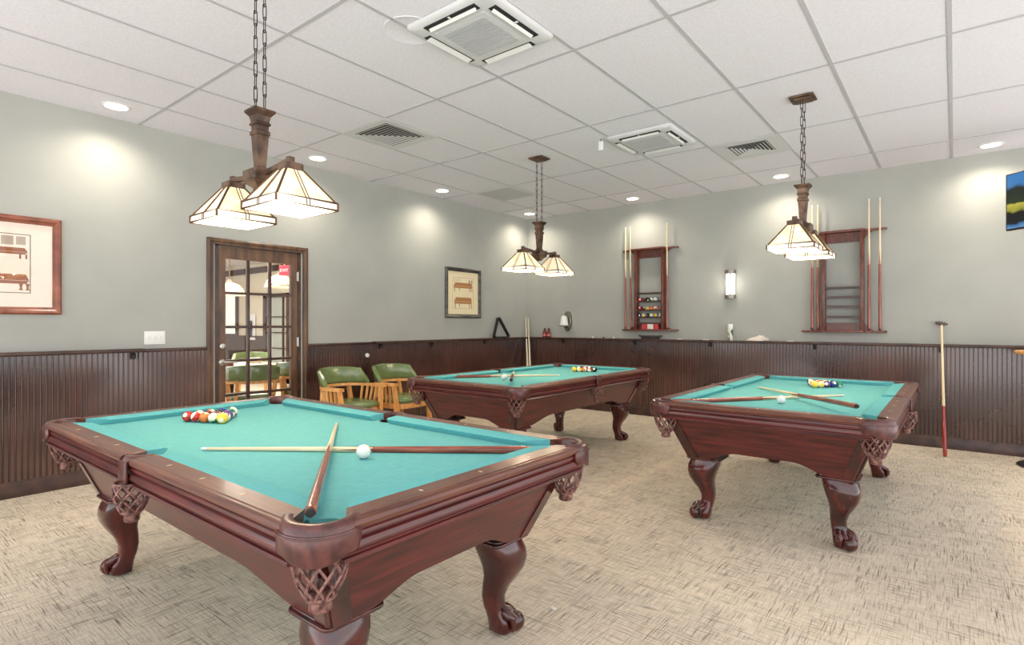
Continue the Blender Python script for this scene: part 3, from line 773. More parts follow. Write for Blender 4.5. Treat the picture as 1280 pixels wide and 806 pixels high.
def cassette(x0, x1, y0, y1, label):
    cx, cy = (x0 + x1) / 2, (y0 + y1) / 2; h = (x1 - x0) / 2
    t = thing('air_conditioner', label, 'air conditioner', (cx, cy, H - .003), 0, 'ceiling air conditioners')
    def sqr(a, z, r=.035, n=4):
        pts = []
        for sx, sy, a0 in ((1, 1, 0), (-1, 1, 90), (-1, -1, 180), (1, -1, 270)):
            for k in range(n + 1):
                q = math.radians(a0 + 90 * k / n); pts.append((sx * (a - r) + r * math.cos(q), sy * (a - r) + r * math.sin(q), z))
        return pts
    m = MB(); m.loft([sqr(h, 0), sqr(h, -.012), sqr(h - .012, -.024), sqr(h - .05, -.030), sqr(h - .10, -.032)]); m.out('panel', 'offwhite', t, smooth=50)
    m = MB(); g = h * .55
    m.loft([sqr(g + .02, -.031, .01), sqr(g + .02, -.036, .01), sqr(g, -.038, .01)]); m.out('grille_frame', 'offwhite', t, smooth=50)
    m = MB(); g -= .012
    n = 22
    m.box(-g, g, -g, g, -.0385, -.0375)
    for k in range(n):
        y = -g + 2 * g * (k + .5) / n; m.box(-g, g, y - .005, y + .005, -.042, -.038)
    m.out('grille', 'grey_grille', t, smooth=0)
    for k in range(4):
        mt = Matrix.Rotation(PI / 2 * k, 3, 'Z'); L = h * .62; yy = h * .795
        m = MB(); m.obox(mt @ Vector((0, yy, -.0305)), (2 * L, .050, .006), mt); m.out('air_slot', 'dark', t, smooth=0)
        m = MB(); tilt = mt @ Matrix.Rotation(math.radians(40 if k in (2, 3) else -14), 3, 'X')
        m.obox(mt @ Vector((0, yy - (.006 if k in (2, 3) else 0), -.036)), (2 * L - .035, .026 if k in (2, 3) else .044, .004), tilt)
        if k in (2, 3): m.obox(mt @ Vector((0, yy, -.034)), (.012, .046, .006), mt)
        m.out('louvre', 'white', t, smooth=0)
    return t
cassette(3.035, 3.665, -5.245, -4.62, 'large white ceiling air conditioner nearest the camera')
cassette(3.0, 3.63, -2.81, -2.19, 'smaller-looking white ceiling air conditioner between the far and right pendant lamps')

def diffuser(x0, x1, y0, y1, label, inner):
    cx, cy = (x0 + x1) / 2, (y0 + y1) / 2; h = (x1 - x0) / 2
    t = thing('air_diffuser', label, 'air vent', (cx, cy, H - .004), 0, 'ceiling air diffusers')
    def sq(a, z): return [(-a, -a, z), (a, -a, z), (a, a, z), (-a, a, z)]
    m = MB(); m.loft([sq(h, 0), sq(h, -.004), sq(inner, -.004), sq(inner, .0)], cap=False); m.out('frame', 'offwhite', t, smooth=0)
    m = MB(); m.loft([sq(inner, -.0005), sq(inner, .0)]); m.out('backing', 'dark', t, smooth=0)
    n = 6
    for k in range(n):
        a = inner * (1 - k / n) - .004; w = inner / n * .48
        if a - w < .01: w = a - .008
        m = MB(); m.loft([sq(a, -.0075), sq(a - w, -.0045), sq(a - w - .001, -.0035), sq(a - .002, -.0065)], cap=False); m.out('louvre', 'offwhite', t, smooth=0)
    return t
diffuser(1.19, 1.80, -4.40, -3.79, 'square white louvred vent in the ceiling between the near lamp and the far lamp', .225)
diffuser(3.664, 4.272, -1.945, -1.34, 'square louvred vent beside the farther air conditioner', .19)

t = thing('return_vent', 'flat perforated grey ceiling vent near the room corner', 'air vent', (.878, -1.645, H - .004))
m = MB(); m.box(-.305, .305, -.305, .305, -.003, 0)
m.out('frame', 'offwhite', t, smooth=0)
m = MB(); m.box(-.27, .27, -.27, .27, -.005, -.002); m.out('perforated_plate', 'grey_grille', t, smooth=0)
m = MB(); m.lathe([(.002, -.002), (.150, -.002), (.154, -.0035), (.159, -.0035), (.160, 0)], n=40); o = m.out('ceiling_cover_disc', 'ceil'); o.location = (3.03, -5.19, H - .0005)
tag(o, 'flat round white cover disc half hidden behind the near air conditioner', 'cover plate')
t = thing('hanging_tag', 'small white tag hanging under the ceiling beside the farther air conditioner', 'sensor', (2.95, -2.80, H - .004))
m = MB(); m.rbox(-.022, .022, -.012, .012, -.105, -.02, .005); m.out('tag_body', 'white', t)
m = MB(); m.box(-.006, .006, -.004, .004, -.021, 0); m.out('clip', 'grey_metal', t, smooth=0)

# ------------------------------------------------------------------ framed prints (on the left wall: local u = +y, v = z)
def flat(parent, name, mats, quads, x, th=.0008):
    """flat printed shapes: list of (material index, [(y,z),...])"""
    m = MB()
    for mi, q in quads:
        m.mi = mi; m.loft([[(x, a, b) for a, b in q], [(x + th, a, b) for a, b in q]])
    return m.out(name, mats, parent, smooth=0)
def rect(a, b, c, d): return [(a, c), (b, c), (b, d), (a, d)]
def frame(label, y0, y1, z0, z1, w, fm, mm, quads, mats, fillet=None):
    cy, cz = (y0 + y1) / 2, (z0 + z1) / 2; t = thing('framed_print', label, 'framed picture', (0, cy, z0))
    hy, hz = (y1 - y0) / 2, z1 - z0
    prof = [(0.002, 0), (.022, 0), (.032, w * .2), (.030, w * .5), (.02, w * .72), (.02, w * .9), (.012, w), (.002, w)]
    def ringp(a): return [(x, s) for x, s in prof]
    c4 = [(-1, 0), (1, 0), (1, 1), (-1, 1)]
    R = []
    for sy, tz in c4 + c4[:1]:
        R.append([(x, sy * (hy - s), (s if tz == 0 else hz - s)) for x, s in prof])
    m = MB(); m.loft(R, cap=False); m.out('frame', fm, t, smooth=25)
    m = MB(); m.box(.004, .008, -hy + w * .9, hy - w * .9, w * .9, hz - w * .9); mat_ = m.out('mat_board', mm, t, smooth=0)
    flat(t, 'print', mats, quads(hy, hz), .008)
    m = MB(); m.box(.0115, .0130, -hy + w * .95, hy - w * .95, w * .95, hz - w * .95); m.out('glass', 'glass', t, smooth=0)
    return t
def table_art(cx, z, w, h, mi, carved):
    q = []
    q.append((mi, [(cx - w / 2, z + h * .62), (cx + w / 2, z + h * .62), (cx + w * .44, z + h), (cx - w * .40, z + h)]))
    q.append((mi, [(cx - w / 2 + .01, z + h * .40), (cx + w / 2 - .02, z + h * .40), (cx + w / 2, z + h * .60), (cx - w / 2, z + h * .60)]))
    for f in (-.44, .36, .47, -.2):
        lw = w * (.035 if carved else .018); top = z + h * .42
        if carved: q.append((mi, [(cx + f * w - lw, top), (cx + f * w - lw * .4, z + h * .14), (cx + f * w - lw * 1.1, z), (cx + f * w + lw * 1.1, z), (cx + f * w + lw * .5, z + h * .14), (cx + f * w + lw, top)][::-1]))
        else: q.append((mi, rect(cx + f * w - lw, cx + f * w + lw, z - (0 if abs(f) > .3 else -.02), top)))
    return q
def dashes(y0, y1, z, n, mi, h=.006):
    q = []; rr = random.Random(int(z * 1000)); y = y0
    while y < y1:
        w = rr.uniform(.01, .03); q.append((mi, rect(y, min(y + w, y1), z, z + h))); y += w + .007
    return q
def border(a, b, c, d, w, mi):
    return [(mi, rect(a, b, c, c + w)), (mi, rect(a, b, d - w, d)), (mi, rect(a, a + w, c + w, d - w)), (mi, rect(b - w, b, c + w, d - w))]
def art_big(hy, hz):
    a, b, c, d = -hy + .14, hy - .185, .160, hz * .815
    q = border(a, b, c, d, .005, 0)
    q += table_art((a + b) / 2 + .01, hz * .565, (b - a) * .86, .082, 1, False)
    q += table_art((a + b) / 2 + .005, hz * .245, (b - a) * .93, .120, 1, True)
    for z in (d - .025, d - .042, d - .062, d - .078): q += dashes(a + .04, (a + b) / 2, z, 8, 0, .005)
    q.append((2, rect(b - .17, b - .10, d - .085, d - .018))); q.append((2, rect(b - .085, b - .03, d - .080, d - .018)))
    q.append((2, [(a + .10, hz * .43), (b - .2, hz * .43), ((a + b) / 2, hz * .54)]))
    return q
def art_small(hy, hz):
    a, b, c, d = -hy + .15, hy - .155, .135, hz - .135
    q = border(a, b, c, d, .004, 2)
    q += table_art((a + b) / 2, hz * .53, (b - a) * .92, .125, 1, False)
    q += table_art((a + b) / 2, c + .01, (b - a) * .86, .15, 1, False)
    for z in (d - .03, d - .055, d - .08): q += dashes(a + .02, a + .16, z, 8, 2, .006)
    q.append((2, rect(b - .10, b - .07, d - .085, d - .03))); q.append((2, rect(b - .05, b - .02, d - .08, d - .03)))
    return q
frame('large cherry-framed print of two billiard tables at the left edge', -6.86, -6.158, 1.375, 2.118, .055, 'frame_cherry', 'mat_board', art_big, ['ink', 'print_brown', 'print_grey'])
frame('dark-framed cream print of two tables on the wall right of the door', -1.922, -1.186, 1.385, 2.10, .055, 'frame_dark', 'mat_cream', art_small, ['ink', 'print_tan', 'print_grey'])

# switch plate, wall stop
t = thing('light_switch', 'white triple light switch plate left of the door', 'light switch', (0, -5.497, 1.122))
m = MB(); m.rbox(-.082, .082, -.058, .058, 0, .006, .006)
for v in m.bm.verts: v.co = Vector((v.co.z, v.co.x, v.co.y + .058))
m.out('cover_plate', 'white', t)
for k in (-1, 0, 1):
    m = MB(); m.hexa([(.005, k * .047 - .005, .046), (.005, k * .047 + .005, .046), (.005, k * .047 + .005, .070), (.005, k * .047 - .005, .070), (.014, k * .047 - .004, .060), (.014, k * .047 + .004, .060), (.014, k * .047 + .004, .072), (.014, k * .047 - .004, .072)]); m.out('toggle', 'white', t, smooth=0)
m = MB(); m.lathe([(.026, 0), (.026, .012), (.020, .020), (.008, .022)], n=18, mat=Matrix.Rotation(PI / 2, 3, 'Y')); o = m.out('wall_bumper', 'white'); o.location = (.014, -3.235, .925)
tag(o, 'small round white bumper on the dark panelling above the green chairs', 'door stop')

# ------------------------------------------------------------------ chairs
def make_chair():
    t = thing('armchair', '', 'chair')
    R0 = .262
    def P(a, r, z): return (r * math.cos(a), r * math.sin(a), z)
    # seat cushion : rounded square, domed
    def ring(h, z, q=.55, ox=0):
        return [(ox + math.copysign(abs(math.cos(2 * PI * k / 28)) ** q, math.cos(2 * PI * k / 28)) * h, math.copysign(abs(math.sin(2 * PI * k / 28)) ** q, math.sin(2 * PI * k / 28)) * h, z) for k in range(28)]
    m = MB(); m.loft([ring(.225, .425, ox=.03), ring(.242, .435, ox=.03), ring(.246, .455, ox=.03), ring(.238, .475, ox=.03), ring(.19, .492, ox=.03), ring(.10, .499, ox=.03), ring(.02, .50, ox=.03)]); m.out('seat_cushion', 'vinyl', t, smooth=60)
    m = MB(); m.loft([ring(.236, .365, ox=.02), ring(.240, .37, ox=.02), ring(.240, .420, ox=.02), ring(.236, .425, ox=.02)]); m.out('seat_frame', 'oakorange', t, smooth=40)
    # padded wrap-around back
    m = MB(); n = 24; rings = []
    for k in range(n + 1):
        s = -1 + 2 * k / n
        zt = .835 - .02 * s * s; zb = .655
        amax_t, amax_b = math.radians(62), math.radians(84)
        prof = [(R0 + .002, zb, 0), (R0 - .012, zb + .02, 0), (R0 - .012 + .022, zt - .03, 1), (R0 + .024, zt, 1), (R0 + .05, zt, 1), (R0 + .062, zt - .02, 1), (R0 + .042, zb + .02, 0), (R0 + .03, zb, 0)]
        rings.append([P(PI + s * ((amax_t if f else amax_b)), r_, z) for r_, z, f in prof])
    m.loft(rings); m.out('backrest', 'vinyl', t, smooth=60)
    # bent arm rail under the back
    m = MB(); rings = []
    path = [(.235, -.275)] + [(.10, -.282)] + [(R0 * 1.03 * math.cos(a), R0 * 1.06 * math.sin(a)) for a in [math.radians(262 - 164 * k / 20) for k in range(21)]] + [(.10, .282), (.235, .275)]
    for i, (x, y) in enumerate(path):
        a = Vector(path[max(i - 1, 0)]); b = Vector(path[min(i + 1, len(path) - 1)]); d = (b - a).normalized(); nn = Vector((-d.y, d.x)); w = .030 if i in (0, 1, len(path) - 2, len(path) - 1) else .022
        rings.append([(x + nn.x * w, y + nn.y * w, .622), (x - nn.x * w, y - nn.y * w, .622), (x - nn.x * w, y - nn.y * w, .652), (x + nn.x * w, y + nn.y * w, .652)])
    m.loft(rings); m.out('arm_rail', 'oakorange', t, smooth=35)
    for sy in (-1, 1):
        for k, (xb, xt) in enumerate(((.10, .12), (.035, .05), (-.03, -.02), (-.09, -.09))):
            yb = .236 if k < 3 else .22; yt = .275 if k < 2 else (.268 if k == 2 else .252)
            m = MB(); m.hexa([(xb - .011, sy * yb - .009, .40), (xb + .011, sy * yb - .009, .40), (xb + .011, sy * yb + .009, .40), (xb - .011, sy * yb + .009, .40), (xt - .012, sy * yt - .009, .63), (xt + .012, sy * yt - .009, .63), (xt + .012, sy * yt + .009, .63), (xt - .012, sy * yt + .009, .63)]); m.out('spindle', 'oakorange', t, smooth=0)
        # front post running from arm to floor
        def quad(x, y, h, z): return [(x - h, y - h, z), (x + h, y - h, z), (x + h, y + h, z), (x - h, y + h, z)]
        m = MB(); m.loft([quad(.225, sy * .265, .016, 0), quad(.205, sy * .245, .022, .36), (quad(.205, sy * .248, .021, .43)), quad(.190, sy * .272, .019, .63)]); m.out('leg', 'oakorange', t, smooth=20)
        m = MB(); m.loft([quad(-.245, sy * .225, .016, 0), quad(-.195, sy * .185, .022, .36), quad(-.20, sy * .185, .021, .43), quad(-.225, sy * .165, .017, .67)]); m.out('leg', 'oakorange', t, smooth=20)
    m = MB(); m.box(-.21, .21, -.222, -.206, .17, .20); m.box(-.21, .21, .206, .222, .17, .20); m.box(-.012, .012, -.21, .21, .175, .195); m.out('stretcher', 'oakorange', t, smooth=0)
    return t
ch = make_chair(); ch.location = (.50, -3.83, 0); ch.rotation_euler.z = math.radians(3)
tag(ch, 'green vinyl and orange wood armchair nearer the door', 'chair', 'green armchairs along the left wall')
c2 = copy_tree(ch); c2.location = (.55, -3.17, 0); c2.rotation_euler.z = math.radians(2); c2['label'] = 'green vinyl and orange wood armchair beside the far pool table'
for (x, y, rz), lab in (((-.95, -4.15, 2.75), 'green-backed armchair seen through the middle door panes'), ((-1.05, -3.45, 2.4), 'green-backed armchair seen through the right door panes'), ((-1.1, -5.0, 1.2), 'armchair seen through the lower left door panes'), ((-3.5, -2.9, -.6), 'armchair behind the lounge table beyond the door')):
    c = copy_tree(ch); c.location = (x, y, 0); c.rotation_euler.z = rz; tag(c, lab, 'chair', 'armchairs in the lounge beyond the door')

# lounge table with things, seen through the door
t = thing('card_table', 'pale topped table seen through the door panes', 'table', (-2.15, -3.85, 0))
m = MB(); m.rbox(-.62, .62, -.6, .6, .71, .75, .05); m.out('table_top', 'palewood', t)
m = MB(); m.lathe([(.05, .05), (.04, .3), (.06, .71)], n=14); m.lathe([(.32, 0), (.32, .02), (.06, .06)], n=20); m.out('pedestal', 'darkwood', t)
def small_box(name, lab, cat, x, y, z, s, mt, rz=0):
    m = MB(); m.rbox(-s[0], s[0], -s[1], s[1], 0, s[2], .006); o = m.out(name, mt); o.location = (x, y, z); o.rotation_euler.z = rz; tag(o, lab, cat); return o
small_box('game_box', 'red game box on the table beyond the door', 'box', -1.95, -4.05, .75, (.12, .08, .05), 'red', .3)
small_box('game_box', 'pale yellow box on the table beyond the door', 'box', -2.2, -3.5, .75, (.13, .09, .07), 'mat_cream', -.4)
small_box('paper_stack', 'stack of pale papers on the table beyond the door', 'papers', -1.8, -3.65, .75, (.14, .1, .015), 'paper', .2)
small_box('green_cushion', 'green rounded seat cushion beyond the lounge table', 'cushion', -3.3, -4.0, .42, (.22, .22, .09), 'vinyl', .2)
t = bpy.data.objects['green_cushion']; m = MB()
m.rbox(-.2, .2, -.2, .2, -.42, 0, .03); m.out('stool_base', 'oakorange', t)
t.name = 'footstool'; t['label'] = 'green padded stool beyond the lounge table'; t['category'] = 'stool'
# items on the lounge back wall
def on_beyond(u, v):     # point on the lounge back wall seen through the door at a pixel
    cx, cy, cz = CAMP; rr = (u - 640) / FPX
    d = Vector((FWD[0] + rr * RGT[0], FWD[1] + rr * RGT[1], -(v - VCY) / FPX)); k = (BY - cy) / d.y
    return (cx + d.x * k, cz + d.z * k)
FPX, VCY = 697.0, 404.77; YAW = math.radians(38.444); CAMP = (5.5365, -7.3934, 1.3022)
RGT = (math.cos(YAW), math.sin(YAW)); FWD = (-math.sin(YAW), math.cos(YAW))
x, z = on_beyond(317, 409)
t = thing('wall_telephone', 'white wall telephone seen through the middle door panes', 'telephone', (x, BY - .02, z - .3))
m = MB(); m.box(-.14, .14, -.03, 0, 0, .62); m.out('back_plate', 'white', t, smooth=0, bevel=.01)
m = MB(); m.rbox(-.045, .045, -.09, -.03, .10, .46, .02); m.out('handset', 'black', t)
x, z = on_beyond(291, 390)
t = thing('lounge_window_panel', 'bright narrow framed panel seen through the left door panes', 'panel', (x, BY - .02, z - .6))
m = MB(); m.box(-.33, .33, -.04, 0, 0, 1.25); m.out('panel_frame', 'darkwood', t, smooth=0)
m = MB(); m.box(-.25, .25, -.05, -.03, .06, 1.19); m.out('panel_face', plain('lit_panel', lin(236, 240, 236), .5, emit=.35), t, smooth=0)
x, z = on_beyond(350, 400)
t = thing('glazed_cabinet', 'tall dark framed glass cabinet seen through the right door panes', 'cabinet', (x + .05, BY - .06, 0))
m = MB()
for a, b in ((-.55, -.45), (.45, .55)): m.box(a, b, -.08, 0, 0, 1.98)
m.box(-.55, .55, -.08, 0, 1.9, 1.98); m.box(-.55, .55, -.08, 0, 0, .12); m.box(.25, .30, -.06, 0, .1, 1.9); m.out('cabinet_frame', 'darkwood', t, smooth=0)
m = MB(); m.box(-.45, .45, -.03, -.01, .1, 1.9); m.out('cabinet_back', plain('cabinet_grey', lin(160, 166, 160), .4), t, smooth=0)
for zz in (.75, 1.1, 1.45):
    m = MB(); m.box(-.45, .45, -.06, 0, zz, zz + .02); m.out('shelf', 'darkwood', t, smooth=0)
# exit sign and hanging lamp beyond the door
def beyond_pt(u, v, k):
    rr = (u - 640) / FPX
    return (CAMP[0] + k * (FWD[0] + rr * RGT[0]), CAMP[1] + k * (FWD[1] + rr * RGT[1]), CAMP[2] - k * (v - VCY) / FPX)
p = beyond_pt(355.5, 338, 8.5)
t = thing('exit_sign', 'red lit EXIT sign seen through the upper right door pane', 'sign', p, YAW)
m = MB(); m.box(-.075, .075, -.015, .015, -.08, .08); m.out('sign_face', 'exit', t, smooth=0, bevel=.003)
m = MB(); m.tube([(0, 0, .08), (0, 0, 2.72 - p[2])], .008, 8); m.out('stem', 'white', t)
cu = bpy.data.curves.new('exit_text', 'FONT'); cu.body = 'EXIT'; cu.size = .062; cu.align_x = 'CENTER'; cu.align_y = 'CENTER'; cu.extrude = .001
to = bpy.data.objects.new('lettering_source', cu); COL.objects.link(to)
bpy.context.view_layer.update()
me = bpy.data.meshes.new_from_object(to.evaluated_get(bpy.context.evaluated_depsgraph_get())); bpy.data.objects.remove(to)
lt = bpy.data.objects.new('lettering', me); me.materials.clear(); me.materials.append(plain('exit_letters', lin(250, 214, 214), .4, emit=.9)); COL.objects.link(lt); lt.parent = t; lt.location = (0, -.0165, 0); lt.rotation_euler = (PI / 2, 0, 0)
p = beyond_pt(350, 357, 9.2)
def small_lamp(p, lab):
    t = thing('dome_pendant', lab, 'pendant lamp', p)
    m = MB(); m.lathe([(.24, -.03), (.235, 0), (.20, .08), (.13, .15), (.05, .18)], n=12, cap=False); m.out('lamp_shade', 'shade', t, smooth=0)
    m = MB()
    for k in range(12):
        a = 2 * PI * k / 12; m.tube([(r_ * math.cos(a), r_ * math.sin(a), z) for r_, z in ((.236, 0), (.201, .08), (.131, .15), (.05, .18))], .006, 5)
    m.tube([(.237 * math.cos(2 * PI * k / 12), .237 * math.sin(2 * PI * k / 12), 0) for k in range(12)], .006, 5, closed=True)
    m.out('came_frame', 'came', t)
    m = MB(); m.lathe([(.05, .18), (.03, .22), (.008, .23), (.008, 2.72 - p[2])], n=10); m.out('stem', 'bronze', t)
small_lamp(p, 'glass dome pendant seen through the upper right door pane')
small_lamp(beyond_pt(287, 367, 9.0), 'glass dome pendant seen through the upper left door pane')
l = bpy.data.lights.new('lounge_ceiling_light', 'AREA'); l.energy = 260; l.shape = 'RECTANGLE'; l.size = 3; l.size_y = 3; l.color = (1, .93, .82)
lo = bpy.data.objects.new('lounge_ceiling_light', l); COL.objects.link(lo); lo.location = (-4.0, -3.6, 2.70)

# ------------------------------------------------------------------ things on and by the ledges
# triangle rack leaning on the left wall
def tri(cx, cy, R, rr):
    pts = []
    for k in range(3):
        a0 = PI / 2 + 2 * PI * k / 3; c = (cx + (R - rr) * math.cos(a0), cy + (R - rr) * math.sin(a0))
        for q in range(7):
            a = a0 + math.radians(-60 + 20 * q); pts.append((c[0] + rr * math.cos(a), c[1] + rr * math.sin(a)))
    return pts
t = thing('triangle_rack', 'black triangular ball rack leaning on the wall near the corner', 'ball rack', (.075, -.80, LEDGE + .002))
m = MB(); Ro, Ri = .205, .185
o_ = tri(0, .105, Ro, .03); i_ = tri(0, .105, Ri - .004, .018)
def lean(u, v, w): q = math.radians(12); return (-v * math.sin(q) * .95 + w * math.cos(q), u, v * math.cos(q) + w * math.sin(q) + .004)
m.loft([[lean(u, v, 0) for u, v in o_], [lean(u, v, .045) for u, v in o_], [lean(u, v, .045) for u, v in i_], [lean(u, v, 0) for u, v in i_], [lean(u, v, 0) for u, v in o_]], cap=False)
m.out('rack_frame', 'black', t, smooth=40)
# two pale cues leaning in the corner
def pale_cue(b, t_, lab):
    r = thing('house_cue', lab, 'cue', b, 0, 'pale cues leaning in the corner')
    r.rotation_euler = (Vector(t_) - Vector(b)).to_track_quat('Z', 'Y').to_euler()
    m = MB(); m.lathe([(.0170, .0), (.0195, .004), (.0190, .35), (.0150, .80), (.0105, 1.2), (.0078, 1.455), (.004, 1.462)], n=12); m.out('shaft', 'palewood', r)
    m = MB(); m.lathe([(.012, -.010), (.0155, -.005), (.0155, .002)], n=12); m.out('bumper', 'rubber', r)
pale_cue((.335, -.345, .012), (.045, -.050, 1.405), 'right one of two pale cues leaning into the room corner')
pale_cue((.302, -.371, .012), (.028, -.095, 1.395), 'left one of two pale cues leaning into the room corner')
# two small dark red bottles
def bottle(x, lab):
    t = thing('chalk_bottle', lab, 'bottle', (x, -.06, LEDGE), 0, 'small red bottles on the back ledge')
    m = MB(); m.lathe([(.030, 0), (.032, .006), (.032, .07), (.024, .09), (.016, .096)], n=16); m.out('body', 'red', t)
    m = MB(); m.lathe([(.017, .094), (.019, .1), (.014, .135), (.010, .145)], n=12); m.out('cap', plain('dark_red_cap', lin(92, 30, 28), .4), t)
    m = MB(); m.lathe([(.0325, .02), (.0325, .05)], n=16, cap=False); m.out('label_band', plain('pink_band', lin(206, 120, 110), .5), t)
bottle(.385, 'left of two small dark red bottles on the ledge near the corner'); bottle(.462, 'right of two small dark red bottles on the ledge near the corner')
# bracket with a white bell shade
t = thing('wall_lamp', 'unlit pewter wall lamp with a white bell shade near the corner', 'wall lamp', (.79, -.001, 1.18))
m = MB(); pts = [(.075 * math.copysign(abs(math.cos(a)) ** .9, math.cos(a)), .165 + .155 * math.sin(a)) for a in [2 * PI * k / 28 for k in range(28)]]
m.prism_ax(pts, -.018, 0, 'y'); m.loft([[(x * .8, -.018, .165 + (z - .165) * .85) for x, z in pts], [(x * .7, -.026, .165 + (z - .165) * .78) for x, z in pts]]); m.out('back_plate', 'grey_metal', t, smooth=40)
m = MB(); m.tube([(0, -.02, .07), (0, -.06, .055), (0, -.10, .07), (0, -.115, .10)], .010, 8); m.lathe([(.02, .085), (.085, .092), (.085, .1), (.03, .104)], (0, -.115, 0), 20); m.lathe([(.004, .0), (.02, .03), (.028, .06), (.012, .075)], (0, -.03, 0), 14); m.out('arm', 'grey_metal', t)
m = MB(); m.lathe([(.070, .104), (.066, .12), (.056, .17), (.050, .215), (.034, .245), (.012, .252)], (0, -.115, 0), 20); m.out('bell_shade', 'white', t)
# table brush
t = thing('table_brush', 'long dark table brush lying on the ledge under the rack with the balls', 'brush', (2.19, -.058, LEDGE))
m = MB(); pts = [(-.17, .045), (-.14, .03), (.14, .03), (.17, .045), (.165, .056), (.12, .050), (-.12, .050), (-.165, .056)]
m.prism_ax(pts, -.025, .025, 'y'); m.out('handle', 'darkwood', t, smooth=40)
m = MB(); m.box(-.13, .13, -.02, .02, 0, .031); m.out('bristles', 'black', t, smooth=0)
# lit wall sconce
t = thing('wall_sconce', 'lit cylinder wall sconce between the two cue racks', 'wall lamp', (3.273, 0, 1.63))
m = MB(); m.box(-.05, .05, -.02, -.001, 0, .365); m.out('back_plate', 'grey_metal', t, smooth=0)
def half(r, z, d=.02): return [(r * math.cos(PI + PI * k / 12), -d + r * math.sin(PI + PI * k / 12) * .95, z) for k in range(13)]
m = MB(); m.loft([half(.062, .045), half(.062, .32)]); m.out('glass_shade', 'sconceglass', t, smooth=60)
m = MB()
for z0, z1 in ((0, .048), (.317, .365)): m.loft([half(.068, z0), half(.068, z1)])
m.box(-.052, -.040, -.062, -.050, .04, .32); m.box(.014, .026, -.086, -.074, .04, .32)
m.out('metal_bands', 'grey_metal', t, smooth=60)
l = bpy.data.lights.new('sconce_light', 'POINT'); l.energy = 2.2; l.color = (1, .93, .8); l.shadow_soft_size = .06
lo = bpy.data.objects.new('sconce_light', l); COL.objects.link(lo); lo.parent = t; lo.location = (0, -.13, .18)
# spray bottle
t = thing('spray_can', 'tall white and dark green canister with white cap on the back ledge', 'canister', (3.285, -.055, LEDGE))
m = MB(); m.lathe([(.031, 0), (.033, .005), (.033, .14), (.028, .15)], n=18); m.out('body', noisy('can_print', lin(60, 84, 62), lin(214, 214, 200), scale=(40, 40, 14), nscale=1, rough=.3, lo=.45, hi=.5), t)
m = MB(); m.lathe([(.030, .148), (.031, .155), (.031, .205), (.027, .21)], n=18); m.out('cap', 'white', t)
# crumpled towel
m = MB(); n = 18; rings = []
for j in range(7):
    f = j / 6; ring = []
    for k in range(n):
        a = 2 * PI * k / n; rr = (1 - .85 * f ** 2) * (1 + .18 * math.sin(3 * a + j) + .1 * math.sin(7 * a - j * 2))
        ring.append((.13 * rr * math.cos(a) + .05 * f, .038 * rr * math.sin(a), .062 * f * (1 + .2 * math.sin(2 * a + j)) + .002))
    rings.append(ring)
m.loft(rings); o = m.out('cloth_rag', 'tancloth', smooth=60); o.location = (3.60, -.055, LEDGE); tag(o, 'crumpled off-white rag on the back ledge right of the canister', 'cloth')
# chalk and paper slips
for i, (x, w, mt, nm, lab) in enumerate(((1.63, .03, 'white', 'chalk_cube', 'white chalk cube on the ledge between the wall lamp and the ball rack'), (1.46, .022, 'red', 'chalk_cube', 'red chalk cube on the ledge left of the ball rack'), (1.28, .025, 'paper', 'chalk_cube', 'pale chalk cube on the ledge right of the unlit wall lamp'), (2.62, .07, 'paper', 'paper_slip', 'white slip on the ledge just right of the table brush'), (2.98, .09, 'paper', 'paper_slip', 'long white slip on the ledge left of the canister'), (3.99, .08, 'paper', 'paper_slip', 'white slip on the ledge right of the crumpled rag'))):
    m = MB(); h = .022 if nm == 'chalk_cube' else .010; m.rbox(-w / 2, w / 2, -.011, .011, 0, h, .003); o = m.out(nm, mt); o.location = (x, -.075, LEDGE); tag(o, lab, 'chalk' if nm == 'chalk_cube' else 'paper')
# bridge stick leaning on the back ledge
b, tp = Vector((5.463, -.50, .008)), Vector((5.428, -.038, 1.318))
r = thing('bridge_stick', 'mechanical bridge stick with a dark notched head leaning on the back ledge', 'cue', b); r.rotation_euler = (tp - b).to_track_quat('Z', 'Y').to_euler()
Ls = (tp - b).length
m = MB(); m.lathe([(.0125, .50), (.0115, .9), (.0105, Ls - .03)], n=12); m.out('shaft', 'maple', r)
m = MB(); m.lathe([(.012, 0), (.0165, .006), (.0160, .25), (.0125, .50)], n=12); m.out('butt', plain('red_lacquer', lin(150, 34, 24), .2, coat=.5), r)
m = MB(); pts = [(-.06, 0), (-.052, .02), (-.04, .012), (-.026, .026), (-.012, .014), (0, .028), (.012, .014), (.026, .026), (.04, .012), (.052, .02), (.06, 0), (.04, -.008), (0, -.02), (-.04, -.008)]
m.loft([[(x, -.007, z + Ls - .018) for x, z in pts], [(x, .007, z + Ls - .018) for x, z in pts]])
hd = m.out('bridge_head', 'darkwood', r, smooth=30)
hd.rotation_euler.z = -r.rotation_euler.z + YAW * .8
# pub table cut by the right edge
t = thing('pub_table', 'tall pub table with tan top and dark round base at the right edge', 'table', (6.27, -.42, 0))
m = MB(); m.lathe([(.002, 1.025), (.29, 1.025), (.30, 1.032), (.30, 1.052), (.292, 1.058), (.002, 1.058)], n=40); m.out('table_top', 'oakorange', t)
m = MB(); m.lathe([(.032, .03), (.032, 1.03)], n=16); m.out('pole', 'black', t)
m = MB(); m.lathe([(.285, 0), (.285, .01), (.26, .025), (.10, .05), (.04, .08)], n=40); m.out('base', 'black', t)
